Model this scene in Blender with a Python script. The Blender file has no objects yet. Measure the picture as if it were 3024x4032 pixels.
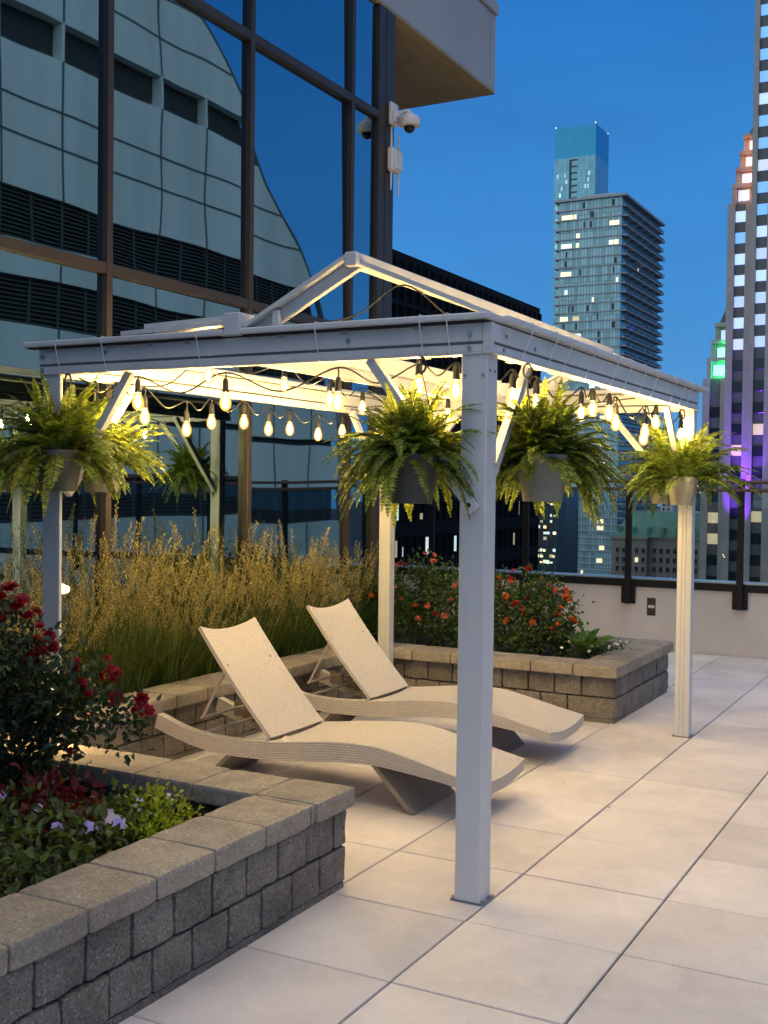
import bpy, math, random
from mathutils import Vector, Matrix, noise
S = bpy.context.scene
COL = S.collection
RAD = math.radians

# ------------------------------------------------------------------ camera, sky, exposure
CAM = Vector((1.7439, -3.3257, 1.6612))
cr = Vector((0.880523, 0.473851, 0.012045))
cd = Vector((0.021711, -0.014933, -0.999653))
cf = Vector((-0.473506, 0.880479, -0.023437))
cam = bpy.data.cameras.new('camera')
cam.sensor_fit = 'HORIZONTAL'; cam.sensor_width = 24.0; cam.lens = 24.0 * 1.474437
cam.clip_start = 0.05; cam.clip_end = 6000
co = bpy.data.objects.new('camera', cam); COL.objects.link(co)
m = Matrix.Identity(4)
for i in range(3):
    m[i][0] = cr[i]; m[i][1] = -cd[i]; m[i][2] = -cf[i]; m[i][3] = CAM[i]
co.matrix_world = m
S.camera = co

SUN_EL, SUN_ROT = RAD(2.0), RAD(215)
w = bpy.data.worlds.new('World'); S.world = w; w.use_nodes = True
nt = w.node_tree; N = nt.nodes; L = nt.links
bg = N['Background']; bg.inputs['Strength'].default_value = 0.12
sky = N.new('ShaderNodeTexSky'); sky.sky_type = 'NISHITA'; sky.sun_disc = False
sky.sun_elevation = SUN_EL; sky.sun_rotation = SUN_ROT
sky.air_density = 1.0; sky.dust_density = 0.6; sky.ozone_density = 3.0
tc = N.new('ShaderNodeTexCoord')
# dusk: blue sky in view; pale glow added overhead, unseen, to light the floor
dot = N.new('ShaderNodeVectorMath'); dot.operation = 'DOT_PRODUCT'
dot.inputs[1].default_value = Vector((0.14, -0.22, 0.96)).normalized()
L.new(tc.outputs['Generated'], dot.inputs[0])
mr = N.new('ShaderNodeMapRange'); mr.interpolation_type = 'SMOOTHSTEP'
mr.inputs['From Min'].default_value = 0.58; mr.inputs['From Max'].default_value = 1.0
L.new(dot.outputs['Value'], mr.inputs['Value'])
sep = N.new('ShaderNodeSeparateXYZ'); L.new(tc.outputs['Generated'], sep.inputs[0])
rmp = N.new('ShaderNodeValToRGB')
e = rmp.color_ramp.elements
e[0].position = 0.0; e[0].color = (0.105, 0.350, 0.70, 1)
e[1].position = 0.60; e[1].color = (0.008, 0.085, 0.41, 1)
x = e.new(0.16); x.color = (0.054, 0.272, 0.67, 1)
x = e.new(0.40); x.color = (0.023, 0.186, 0.575, 1)
L.new(sep.outputs['Z'], rmp.inputs['Fac'])
sc = N.new('ShaderNodeVectorMath'); sc.operation = 'SCALE'; sc.inputs['Scale'].default_value = 1 / 0.12
cn = N.new('ShaderNodeTexNoise'); cn.inputs['Scale'].default_value = 3.0; cn.inputs['Detail'].default_value = 5
cmp_ = N.new('ShaderNodeMapping'); cmp_.inputs['Scale'].default_value = (1, 1, 3.5); L.new(tc.outputs['Generated'], cmp_.inputs[0]); L.new(cmp_.outputs[0], cn.inputs['Vector'])
cmr = N.new('ShaderNodeMapRange'); cmr.inputs['From Min'].default_value = 0.3; cmr.inputs['From Max'].default_value = 0.7; cmr.inputs['To Min'].default_value = 0.93; cmr.inputs['To Max'].default_value = 1.08
L.new(cn.outputs['Fac'], cmr.inputs['Value'])
cs = N.new('ShaderNodeVectorMath'); cs.operation = 'SCALE'; L.new(rmp.outputs['Color'], cs.inputs[0]); L.new(cmr.outputs['Result'], cs.inputs['Scale'])
L.new(cs.outputs[0], sc.inputs[0])
mx = N.new('ShaderNodeMix'); mx.data_type = 'RGBA'; mx.inputs['Factor'].default_value = 0.9
L.new(sky.outputs['Color'], mx.inputs['A']); L.new(sc.outputs[0], mx.inputs['B'])
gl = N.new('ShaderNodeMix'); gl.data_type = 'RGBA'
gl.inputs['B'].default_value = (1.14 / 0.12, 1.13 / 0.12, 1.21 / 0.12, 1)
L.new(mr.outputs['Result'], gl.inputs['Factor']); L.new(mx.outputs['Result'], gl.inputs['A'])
# unseen low glow added in the west to light the mirrored building and posts
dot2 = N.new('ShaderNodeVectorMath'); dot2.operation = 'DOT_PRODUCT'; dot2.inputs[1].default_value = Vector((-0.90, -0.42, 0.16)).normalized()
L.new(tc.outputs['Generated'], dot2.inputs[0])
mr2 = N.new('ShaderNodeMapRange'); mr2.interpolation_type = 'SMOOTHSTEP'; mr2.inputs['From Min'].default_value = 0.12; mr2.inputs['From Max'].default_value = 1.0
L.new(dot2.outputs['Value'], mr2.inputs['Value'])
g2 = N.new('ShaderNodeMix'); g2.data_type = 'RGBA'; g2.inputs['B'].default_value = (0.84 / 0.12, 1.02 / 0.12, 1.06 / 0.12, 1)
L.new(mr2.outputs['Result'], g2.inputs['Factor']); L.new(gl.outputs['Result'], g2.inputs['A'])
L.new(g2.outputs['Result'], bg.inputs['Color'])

sun = bpy.data.lights.new('added_fill_sun', 'SUN'); sun.energy = 0.10; sun.angle = RAD(25); sun.color = (1.0, 0.93, 0.86)  # the sun has set; faint lamp added to brighten the floor
so = bpy.data.objects.new('added_fill_sun', sun); COL.objects.link(so)
so.rotation_euler = Vector((0.35, 0.6, -1.0)).to_track_quat('-Z', 'Y').to_euler()

S.view_settings.view_transform = 'Standard'; S.view_settings.look = 'None'
S.view_settings.exposure = 0.12; S.view_settings.gamma = 1.0
S.render.engine = 'CYCLES'
cy = S.cycles
cy.use_denoising = True; cy.denoiser = 'OPENIMAGEDENOISE'
cy.sample_clamp_indirect = 6.0; cy.max_bounces = 8; cy.transparent_max_bounces = 24
cy.caustics_reflective = False; cy.caustics_refractive = False; cy.use_light_tree = True
S.render.film_transparent = False

# ------------------------------------------------------------------ helpers
W = {}
def tag(o, label, cat, group=None):
    o['label'] = label; o['category'] = cat
    if group: o['group'] = group
    return o
def thing(name, label, cat, loc=(0, 0, 0), group=None):
    o = bpy.data.objects.new(name, None); COL.objects.link(o)
    o.empty_display_size = 0.1
    o.location = loc; W[o.name] = Vector(loc)
    return tag(o, label, cat, group)
class MB:
    def __init__(s): s.v = []; s.f = []; s.mi = []; s.uv = {}
    def add(s, vs, fs, mi=0):
        b = len(s.v); s.v += [tuple(p) for p in vs]
        for f in fs: s.f.append(tuple(i + b for i in f)); s.mi.append(mi)
        return b
    def face(s, pts, mi=0, uv=None):
        b = len(s.v); s.v += [tuple(p) for p in pts]
        s.f.append(tuple(range(b, b + len(pts)))); s.mi.append(mi)
        if uv: s.uv[len(s.f) - 1] = uv
    def box(s, lo, hi, mi=0):
        x0, y0, z0 = lo; x1, y1, z1 = hi
        s.add([(x0,y0,z0),(x1,y0,z0),(x1,y1,z0),(x0,y1,z0),(x0,y0,z1),(x1,y0,z1),(x1,y1,z1),(x0,y1,z1)],
              [(0,3,2,1),(4,5,6,7),(0,1,5,4),(1,2,6,5),(2,3,7,6),(3,0,4,7)], mi)
    def cbox(s, lo, hi, b=0.004, mi=0):          # box with chamfered edges
        lo = Vector(lo); hi = Vector(hi); vs = []; 
        idx = {}
        for cx in (0, 1):
            for cy_ in (0, 1):
                for cz in (0, 1):
                    c = [(lo[k], hi[k])[(cx, cy_, cz)[k]] for k in range(3)]
                    sg = [(1, -1)[(cx, cy_, cz)[k]] for k in range(3)]
                    for ax in range(3):
                        p = [c[k] + (sg[k] * b if k != ax else 0) for k in range(3)]
                        idx[(cx, cy_, cz, ax)] = len(vs); vs.append(p)
        fs = []
        def q(*k): fs.append(tuple(idx[a] for a in k))
        q((0,0,0,0),(0,0,1,0),(0,1,1,0),(0,1,0,0)); q((1,0,0,0),(1,1,0,0),(1,1,1,0),(1,0,1,0))
        q((0,0,0,1),(1,0,0,1),(1,0,1,1),(0,0,1,1)); q((0,1,0,1),(0,1,1,1),(1,1,1,1),(1,1,0,1))
        q((0,0,0,2),(0,1,0,2),(1,1,0,2),(1,0,0,2)); q((0,0,1,2),(1,0,1,2),(1,1,1,2),(0,1,1,2))
        for a in (0, 1):
            for c in (0, 1):
                q((0,a,c,1),(1,a,c,1),(1,a,c,2),(0,a,c,2)) if (a + c) % 2 == 1 else q((0,a,c,2),(1,a,c,2),(1,a,c,1),(0,a,c,1))
                q((a,0,c,0),(a,1,c,0),(a,1,c,2),(a,0,c,2)) if (a + c) % 2 == 0 else q((a,0,c,2),(a,1,c,2),(a,1,c,0),(a,0,c,0))
                q((a,c,0,0),(a,c,1,0),(a,c,1,1),(a,c,0,1)) if (a + c) % 2 == 1 else q((a,c,0,1),(a,c,1,1),(a,c,1,0),(a,c,0,0))
        for cx in (0, 1):
            for cy_ in (0, 1):
                for cz in (0, 1):
                    t = [(cx,cy_,cz,0),(cx,cy_,cz,1),(cx,cy_,cz,2)]
                    if (cx + cy_ + cz) % 2 == 1: t.reverse()
                    q(*t)
        s.add(vs, fs, mi)
    def beam(s, p, q, wd, ht, up=(0, 0, 1), mi=0):
        p = Vector(p); q = Vector(q); d = (q - p).normalized(); up = Vector(up)
        a = d.cross(up)
        if a.length < 1e-4: a = d.cross(Vector((0, 1, 0)))
        a.normalize(); u = a.cross(d).normalized()
        a *= wd / 2; u *= ht / 2
        vs = [p - a - u, p + a - u, p + a + u, p - a + u, q - a - u, q + a - u, q + a + u, q - a + u]
        s.add(vs, [(0,1,2,3),(7,6,5,4),(0,4,5,1),(1,5,6,2),(2,6,7,3),(3,7,4,0)], mi)
    def tube(s, pts, r, n=8, mi=0, cap=True):
        pts = [Vector(p) for p in pts]; k = len(pts)
        rs = r if isinstance(r, (list, tuple)) else [r] * k
        b = len(s.v); ref = Vector((0.31, 0.17, 0.93))
        for i, p in enumerate(pts):
            d = (pts[min(i + 1, k - 1)] - pts[max(i - 1, 0)])
            d = d.normalized() if d.length > 1e-9 else Vector((0, 0, 1))
            a = d.cross(ref)
            if a.length < 0.05: a = d.cross(Vector((1, 0, 0)))
            a.normalize(); c = d.cross(a)
            for j in range(n):
                t = 2 * math.pi * j / n
                s.v.append(tuple(p + (a * math.cos(t) + c * math.sin(t)) * rs[i]))
        for i in range(k - 1):
            for j in range(n):
                s.f.append((b + i*n + j, b + i*n + (j+1) % n, b + (i+1)*n + (j+1) % n, b + (i+1)*n + j)); s.mi.append(mi)
        if cap:
            s.f.append(tuple(b + j for j in reversed(range(n)))); s.mi.append(mi)
            s.f.append(tuple(b + (k-1)*n + j for j in range(n))); s.mi.append(mi)
    def lathe(s, prof, c=(0, 0, 0), n=24, mi=0, axis='z'):
        b = len(s.v); k = len(prof)
        for r, z in prof:
            for j in range(n):
                t = 2 * math.pi * j / n
                p = (r * math.cos(t), r * math.sin(t), z)
                if axis == 'x': p = (z, r * math.cos(t), r * math.sin(t))
                if axis == 'y': p = (r * math.sin(t), z, r * math.cos(t))
                s.v.append((c[0] + p[0], c[1] + p[1], c[2] + p[2]))
        for i in range(k - 1):
            for j in range(n):
                s.f.append((b + i*n + j, b + i*n + (j+1) % n, b + (i+1)*n + (j+1) % n, b + (i+1)*n + j)); s.mi.append(mi)
        s.f.append(tuple(b + j for j in reversed(range(n)))); s.mi.append(mi)
        s.f.append(tuple(b + (k-1)*n + j for j in range(n))); s.mi.append(mi)
    def rock(s, lo, hi, r=0.01, rough=0.004, n=7, seed=0, faces=None, mi=0):
        # rounded, slightly rough block; faces: {axis sign: amplitude} gets extra split-face roughness
        lo = Vector(lo); hi = Vector(hi); c = (lo + hi) / 2; h = (hi - lo) / 2
        il = lo + Vector((r, r, r)); ih = hi - Vector((r, r, r))
        so_ = Vector((seed * 3.17 % 97, seed * 7.91 % 89, seed * 1.37 % 83))
        cache = {}; base = len(s.v)
        ts = [-1 + 2 * i / n for i in range(n + 1)]
        ts = [math.copysign(abs(t) ** 0.8, t) for t in ts]
        def pt(a, b_, c_):
            k = (round(a, 5), round(b_, 5), round(c_, 5))
            if k in cache: return cache[k]
            p = Vector((c.x + a * h.x, c.y + b_ * h.y, c.z + c_ * h.z))
            q = Vector([min(max(p[i], il[i]), ih[i]) for i in range(3)])
            d = p - q
            if d.length > 1e-9: p = q + d.normalized() * r; nr = d.normalized()
            else: nr = Vector((0, 0, 1))
            nz = noise.noise(p * 38 + so_) * 0.6 + noise.noise(p * 14 + so_) * 0.8 + noise.noise(p * 95 + so_) * 0.35
            amp = rough
            if faces:
                for (ax, sg), am in faces.items():
                    if nr[ax] * sg > 0.6: amp = am
            p = p + nr * nz * amp
            cache[k] = len(s.v); s.v.append(tuple(p)); return cache[k]
        for ax in range(3):
            for sg in (-1, 1):
                for i in range(n):
                    for j in range(n):
                        q = []
                        for (u, v_) in ((i, j), (i + 1, j), (i + 1, j + 1), (i, j + 1)):
                            a = [0, 0, 0]; a[ax] = sg; a[(ax + 1) % 3] = ts[u]; a[(ax + 2) % 3] = ts[v_]
                            q.append(pt(*a))
                        if sg < 0: q.reverse()
                        s.f.append(tuple(q)); s.mi.append(mi)
    def build(s, name, mats, parent=None, smooth=False, off=None):
        me = bpy.data.meshes.new(name)
        o_ = W.get(parent.name, Vector()) if parent else Vector()
        if off is not None: o_ = Vector(off)
        me.from_pydata([(p[0] - o_.x, p[1] - o_.y, p[2] - o_.z) for p in s.v], [], s.f)
        mats = mats if isinstance(mats, (list, tuple)) else [mats]
        for mm in mats: me.materials.append(mm)
        if len(mats) > 1: me.polygons.foreach_set('material_index', s.mi)
        if s.uv:
            ul = me.uv_layers.new(name='UVMap')
            for fi, uvs in s.uv.items():
                ls = me.polygons[fi].loop_start
                for k, q in enumerate(uvs): ul.data[ls + k].uv = q
        if smooth:
            me.polygons.foreach_set('use_smooth', [True] * len(me.polygons))
            if smooth != 'all':
                try: me.set_sharp_from_angle(angle=RAD(40))
                except Exception: pass
        me.update()
        o = bpy.data.objects.new(name, me); COL.objects.link(o)
        if parent: o.parent = parent; W[o.name] = W.get(parent.name, Vector())
        else:
            o.location = o_; W[o.name] = o_
        return o
def structure(mb, name, mat_):
    o = mb.build(name, mat_); o['kind'] = 'structure'; return o

def copy_tree(o, parent=None):
    c = o.copy(); COL.objects.link(c); c.parent = parent
    for ch in [k for k in o.children]: copy_tree(ch, c)
    return c

# ------------------------------------------------------------------ materials
def newmat(name):
    mt = bpy.data.materials.new(name); mt.use_nodes = True
    n = mt.node_tree.nodes; l = mt.node_tree.links
    return mt, n, l, n['Principled BSDF']
def mat(name, col, rough=0.5, metal=0.0, var=0.0, island=0.0, scale=6.0, bump=0.0, bscale=80.0, speck=0.0, spscale=140.0, dirt=0.0, coords='Object', spec=0.5, streak=False):
    mt, n, l, p = newmat(name)
    p.inputs['Roughness'].default_value = rough; p.inputs['Metallic'].default_value = metal
    p.inputs['Specular IOR Level'].default_value = spec
    t = n.new('ShaderNodeTexCoord')
    src = t.outputs[coords]
    if streak:
        mp = n.new('ShaderNodeMapping'); mp.inputs['Scale'].default_value = (1, 1, 0.12); l.new(src, mp.inputs[0]); src = mp.outputs[0]
    cur = None
    def rgb(c): 
        q = n.new('ShaderNodeRGB'); q.outputs[0].default_value = (*c, 1); return q.outputs[0]
    cur = rgb(col)
    def scale_by(fac_out):
        nonlocal cur
        q = n.new('ShaderNodeVectorMath'); q.operation = 'SCALE'; l.new(cur, q.inputs[0]); l.new(fac_out, q.inputs['Scale']); cur = q.outputs[0]
    def remap(o, a, b, lo=0.0, hi=1.0):
        q = n.new('ShaderNodeMapRange'); l.new(o, q.inputs['Value'])
        q.inputs['From Min'].default_value = lo; q.inputs['From Max'].default_value = hi
        q.inputs['To Min'].default_value = a; q.inputs['To Max'].default_value = b; return q.outputs['Result']
    if var:
        q = n.new('ShaderNodeTexNoise'); q.inputs['Scale'].default_value = scale; q.inputs['Detail'].default_value = 6; q.inputs['Roughness'].default_value = 0.6
        l.new(src, q.inputs['Vector']); scale_by(remap(q.outputs['Fac'], 1 - var, 1 + var, 0.25, 0.75))
    if island:
        g = n.new('ShaderNodeNewGeometry'); scale_by(remap(g.outputs['Random Per Island'], 1 - island, 1 + island))
    if speck:
        v = n.new('ShaderNodeTexVoronoi'); v.inputs['Scale'].default_value = spscale; l.new(src, v.inputs['Vector'])
        sp = n.new('ShaderNodeSeparateColor'); l.new(v.outputs['Color'], sp.inputs[0])
        cr_ = n.new('ShaderNodeValToRGB'); l.new(sp.outputs[0], cr_.inputs[0])
        ee = cr_.color_ramp.elements
        ee[0].position = 0.0; ee[0].color = (1 - speck,) * 3 + (1,)
        ee[1].position = 1.0; ee[1].color = (1 + speck * 1.6,) * 3 + (1,)
        for pos, c in ((0.16, 1 - speck * 0.6), (0.2, 1.0), (0.84, 1.0), (0.9, 1 + speck * 0.9)):
            k = ee.new(pos); k.color = (c, c, c, 1)
        q = n.new('ShaderNodeVectorMath'); q.operation = 'MULTIPLY'; l.new(cur, q.inputs[0]); l.new(cr_.outputs[0], q.inputs[1]); cur = q.outputs[0]
    if dirt:
        q = n.new('ShaderNodeTexNoise'); q.inputs['Scale'].default_value = scale * 0.35; q.inputs['Detail'].default_value = 8; q.inputs['Roughness'].default_value = 0.7
        l.new(src, q.inputs['Vector']); scale_by(remap(q.outputs['Fac'], 1 - dirt, 1.0, 0.38, 0.55))
    l.new(cur, p.inputs['Base Color'])
    if bump:
        q = n.new('ShaderNodeTexNoise'); q.inputs['Scale'].default_value = bscale; q.inputs['Detail'].default_value = 5
        l.new(t.outputs[coords], q.inputs['Vector'])
        b = n.new('ShaderNodeBump'); b.inputs['Strength'].default_value = bump; b.inputs['Distance'].default_value = 0.004
        l.new(q.outputs['Fac'], b.inputs['Height']); l.new(b.outputs[0], p.inputs['Normal'])
    return mt
def leafmat(name, col, var=0.35, trans=0.35, rough=0.5, tcol=None, pat=0.0):
    mt, n, l, p = newmat(name)
    p.inputs['Roughness'].default_value = rough; p.inputs['Specular IOR Level'].default_value = 0.35
    g = n.new('ShaderNodeNewGeometry')
    q = n.new('ShaderNodeMapRange'); l.new(g.outputs['Random Per Island'], q.inputs['Value'])
    q.inputs['To Min'].default_value = 1 - var; q.inputs['To Max'].default_value = 1 + var
    r = n.new('ShaderNodeRGB'); r.outputs[0].default_value = (*col, 1)
    sc_ = n.new('ShaderNodeVectorMath'); sc_.operation = 'SCALE'; l.new(r.outputs[0], sc_.inputs[0]); l.new(q.outputs['Result'], sc_.inputs['Scale'])
    l.new(sc_.outputs[0], p.inputs['Base Color'])
    tr = n.new('ShaderNodeBsdfTranslucent')
    tcol = tcol or (col[0] * 1.5, col[1] * 1.5, col[2] * 0.8)
    r2 = n.new('ShaderNodeRGB'); r2.outputs[0].default_value = (*tcol, 1)
    s2 = n.new('ShaderNodeVectorMath'); s2.operation = 'SCALE'; l.new(r2.outputs[0], s2.inputs[0]); l.new(q.outputs['Result'], s2.inputs['Scale'])
    l.new(s2.outputs[0], tr.inputs['Color'])
    mxs = n.new('ShaderNodeMixShader'); mxs.inputs[0].default_value = trans
    l.new(p.outputs[0], mxs.inputs[1]); l.new(tr.outputs[0], mxs.inputs[2]); l.new(mxs.outputs[0], n['Material Output'].inputs['Surface'])
    return mt
def emit(name, col, strength):
    mt, n, l, p = newmat(name)
    p.inputs['Base Color'].default_value = (*[min(1, c) for c in col], 1)
    p.inputs['Emission Color'].default_value = (*col, 1); p.inputs['Emission Strength'].default_value = strength
    return mt
def weave(name, col, cw, ch, mortar=0.0018, bumpd=0.003, gap=0.55):
    mt, n, l, p = newmat(name)
    p.inputs['Roughness'].default_value = 0.62; p.inputs['Specular IOR Level'].default_value = 0.3
    uv = n.new('ShaderNodeUVMap'); uv.uv_map = 'UVMap'
    b = n.new('ShaderNodeTexBrick'); b.offset = 0.5
    b.inputs['Scale'].default_value = 1.0; b.inputs['Brick Width'].default_value = cw; b.inputs['Row Height'].default_value = ch
    b.inputs['Mortar Size'].default_value = mortar; b.inputs['Mortar Smooth'].default_value = 1.0
    b.inputs['Color1'].default_value = (*col, 1); b.inputs['Color2'].default_value = (*[c * 0.9 for c in col], 1)
    b.inputs['Mortar'].default_value = (*[c * gap for c in col], 1)
    l.new(uv.outputs[0], b.inputs['Vector']); l.new(b.outputs['Color'], p.inputs['Base Color'])
    inv = n.new('ShaderNodeMath'); inv.operation = 'SUBTRACT'; inv.inputs[0].default_value = 1.0; l.new(b.outputs['Fac'], inv.inputs[1])
    bp = n.new('ShaderNodeBump'); bp.inputs['Strength'].default_value = 1.0; bp.inputs['Distance'].default_value = bumpd
    l.new(inv.outputs[0], bp.inputs['Height']); l.new(bp.outputs[0], p.inputs['Normal'])
    return mt

M = {}
M['paver'] = mat('concrete_paver', (0.76, 0.685, 0.615), 0.75, var=0.11, island=0.075, scale=2.2, bump=0.25, bscale=260, speck=0.10, spscale=420, dirt=0.17)
M['joint'] = mat('joint_grit', (0.05, 0.04, 0.035), 0.95)
M['block'] = mat('split_face_block', (0.20, 0.178, 0.148), 0.9, var=0.16, island=0.12, scale=9, bump=0.5, bscale=150, speck=0.45, spscale=150, dirt=0.36)
M['cap'] = mat('coping_stone', (0.33, 0.285, 0.22), 0.9, var=0.12, island=0.08, scale=8, bump=0.45, bscale=190, speck=0.30, spscale=170, dirt=0.30)
M['soil'] = mat('potting_soil', (0.022, 0.015, 0.010), 0.95, var=0.4, scale=20, bump=0.9, bscale=60)
M['alum'] = mat('painted_aluminium', (0.63, 0.625, 0.61), 0.40, var=0.09, scale=5, bump=0.04, bscale=300, streak=True, dirt=0.14)
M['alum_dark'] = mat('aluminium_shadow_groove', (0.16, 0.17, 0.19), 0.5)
M['clip'] = mat('grey_clip', (0.38, 0.39, 0.41), 0.5)
M['bolt'] = mat('zinc_bolt', (0.35, 0.35, 0.36), 0.35, metal=1.0)
M['tie'] = mat('clear_nylon', (0.75, 0.75, 0.78), 0.35)
M['cable'] = mat('black_rubber_cable', (0.012, 0.011, 0.010), 0.55)
M['socket'] = mat('black_socket', (0.015, 0.014, 0.013), 0.45)
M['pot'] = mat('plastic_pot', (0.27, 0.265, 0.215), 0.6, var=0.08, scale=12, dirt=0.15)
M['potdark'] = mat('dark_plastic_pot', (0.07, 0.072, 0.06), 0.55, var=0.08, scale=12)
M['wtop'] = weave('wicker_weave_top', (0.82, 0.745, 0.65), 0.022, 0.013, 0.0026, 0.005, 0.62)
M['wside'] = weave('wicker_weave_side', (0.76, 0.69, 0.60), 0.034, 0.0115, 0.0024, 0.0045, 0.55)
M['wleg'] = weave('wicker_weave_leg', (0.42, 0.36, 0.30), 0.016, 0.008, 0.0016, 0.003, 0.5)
M['lmetal'] = mat('beige_metal_rod', (0.50, 0.43, 0.36), 0.45)
M['stucco'] = mat('parapet_render', (0.68, 0.61, 0.53), 0.9, var=0.06, scale=2.0, bump=0.15, bscale=120, dirt=0.08)
M['black_metal'] = mat('black_steel', (0.006, 0.006, 0.007), 0.55, spec=0.3)
M['coping'] = mat('pale_metal_coping', (0.42, 0.50, 0.56), 0.3, metal=0.6)
M['bronze'] = mat('bronze_mullion', (0.038, 0.029, 0.022), 0.42, var=0.1, scale=3)
M['fascia'] = mat('fascia_panel', (0.38, 0.40, 0.42), 0.6, var=0.07, scale=1.5, dirt=0.06)
M['soffit'] = mat('soffit_panel', (0.33, 0.26, 0.155), 0.7, var=0.08, scale=2)
M['white_plastic'] = mat('white_plastic', (0.72, 0.70, 0.68), 0.4)
M['dome'] = mat('smoked_dome', (0.01, 0.01, 0.012), 0.08)
M['rail_wood'] = mat('brown_handrail', (0.10, 0.055, 0.035), 0.45)

def facade_glass():
    mt, n, l, p = newmat('tinted_mirror_glass')
    p.inputs['Base Color'].default_value = (0.27, 0.39, 0.45, 1); p.inputs['Metallic'].default_value = 1.0
    p.inputs['Roughness'].default_value = 0.012
    t = n.new('ShaderNodeTexCoord'); q = n.new('ShaderNodeTexNoise'); q.inputs['Scale'].default_value = 0.9; q.inputs['Detail'].default_value = 1.0
    l.new(t.outputs['Object'], q.inputs['Vector'])
    b = n.new('ShaderNodeBump'); b.inputs['Strength'].default_value = 0.055; b.inputs['Distance'].default_value = 0.04
    l.new(q.outputs['Fac'], b.inputs['Height']); l.new(b.outputs[0], p.inputs['Normal'])
    return mt
M['glass'] = facade_glass()
def clear_glass():
    mt, n, l, p = newmat('railing_glass')
    tr = n.new('ShaderNodeBsdfTransparent'); tr.inputs[0].default_value = (0.86, 0.90, 0.90, 1)
    gl_ = n.new('ShaderNodeBsdfGlossy'); gl_.inputs['Roughness'].default_value = 0.02
    ms = n.new('ShaderNodeMixShader'); ms.inputs[0].default_value = 0.05
    l.new(tr.outputs[0], ms.inputs[1]); l.new(gl_.outputs[0], ms.inputs[2]); l.new(ms.outputs[0], n['Material Output'].inputs['Surface'])
    return mt
M['rail_glass'] = clear_glass()
def bulb_glass():
    mt, n, l, p = newmat('amber_halo_glass')
    tr = n.new('ShaderNodeBsdfTransparent'); tr.inputs[0].default_value = (1.0, 0.93, 0.78, 1)
    em = n.new('ShaderNodeEmission'); em.inputs[0].default_value = (1.0, 0.52, 0.11, 1); em.inputs[1].default_value = 2.6  # emission in the glass stands in for the bulb's warm halo
    ms = n.new('ShaderNodeMixShader'); ms.inputs[0].default_value = 0.42
    l.new(tr.outputs[0], ms.inputs[1]); l.new(em.outputs[0], ms.inputs[2]); l.new(ms.outputs[0], n['Material Output'].inputs['Surface'])
    return mt
M['bulb'] = bulb_glass()
M['filament'] = emit('glowing_filament', (1.0, 0.72, 0.285), 1450.0)
M['fern'] = leafmat('fern_leaf', (0.105, 0.180, 0.026), 0.5, 0.45, 0.5, (0.42, 0.49, 0.045))
M['fern_stem'] = mat('fern_stem', (0.10, 0.085, 0.03), 0.6)
M['grass'] = leafmat('grass_blade', (0.062, 0.105, 0.020), 0.5, 0.35)
M['plume'] = leafmat('grass_plume', (0.37, 0.32, 0.11), 0.6, 0.35, 0.7, (0.44, 0.37, 0.11))
M['rose_leaf'] = leafmat('rose_leaf', (0.024, 0.042, 0.014), 0.5, 0.2, 0.32)
M['rose_red'] = leafmat('red_petal', (0.22, 0.005, 0.010), 0.4, 0.25, 0.5, (0.45, 0.01, 0.015))
M['rose_pink'] = leafmat('coral_petal', (0.62, 0.15, 0.11), 0.35, 0.3, 0.5, (0.7, 0.12, 0.06))
M['orange'] = leafmat('orange_petal', (0.60, 0.12, 0.02), 0.35, 0.3, 0.5, (0.7, 0.15, 0.02))
M['stem'] = mat('woody_stem', (0.06, 0.04, 0.02), 0.8)
M['bush_leaf'] = leafmat('bush_leaf', (0.065, 0.110, 0.028), 0.5, 0.25, 0.45)
M['broad'] = leafmat('broad_leaf', (0.10, 0.19, 0.05), 0.3, 0.3, 0.35)
M['broad_dark'] = leafmat('bronze_leaf', (0.030, 0.045, 0.022), 0.3, 0.2, 0.35)
M['lime'] = leafmat('lime_leaf', (0.30, 0.36, 0.02), 0.35, 0.35, 0.5)
M['impleaf'] = leafmat('variegated_leaf', (0.070, 0.098, 0.020), 0.85, 0.3, 0.45)
M['coleus'] = leafmat('dark_red_leaf', (0.11, 0.008, 0.008), 0.5, 0.25, 0.5)
M['lav'] = leafmat('lavender_petal', (0.50, 0.42, 0.80), 0.2, 0.3, 0.5, (0.5, 0.4, 0.8))
M['whitepet'] = leafmat('pale_pink_petal', (0.80, 0.66, 0.72), 0.15, 0.3, 0.5, (0.8, 0.7, 0.7))
M['whiteflower'] = leafmat('white_petal', (0.82, 0.80, 0.75), 0.1, 0.3, 0.5, (0.8, 0.8, 0.7))
M['yellow'] = mat('flower_eye', (0.7, 0.5, 0.05), 0.6)

# ------------------------------------------------------------------ ground, terrace
mb = MB(); mb.box((-3000, -3000, -46), (3000, 3000, -45)); structure(mb, 'street_ground', mat('street_asphalt', (0.05, 0.05, 0.055), 0.9, var=0.3, scale=0.02))
mb = MB(); P_ = 0.6096
for i in range(-10, 15):
    for j in range(-12, 14):
        x0 = i * P_; y0 = j * P_; x1 = x0 + P_; y1 = min(y0 + P_, 8.24)
        if y0 > 8.1 or x1 < -3.1: continue
        rg = random.Random(i * 131 + j)
        dz = rg.uniform(-0.0012, 0.0012)
        mb.cbox((max(x0, -3.08) + 0.0042, y0 + 0.0034, -0.04), (x1 - 0.0042, y1 - 0.0034, dz), 0.003)
structure(mb, 'terrace_paving', M['paver'])
mb = MB(); mb.box((-3.09, -7.3, -0.10), (9.1, 8.25, -0.012)); structure(mb, 'terrace_slab', M['joint'])
mb = MB(); mb.box((-9, -7.3, -44.9), (9.1, 8.44, -0.11))
o = mb.build('podium_building', mat('podium_wall', (0.2, 0.19, 0.18), 0.8)); tag(o, 'building beneath the roof terrace carrying the paving', 'building')

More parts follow.
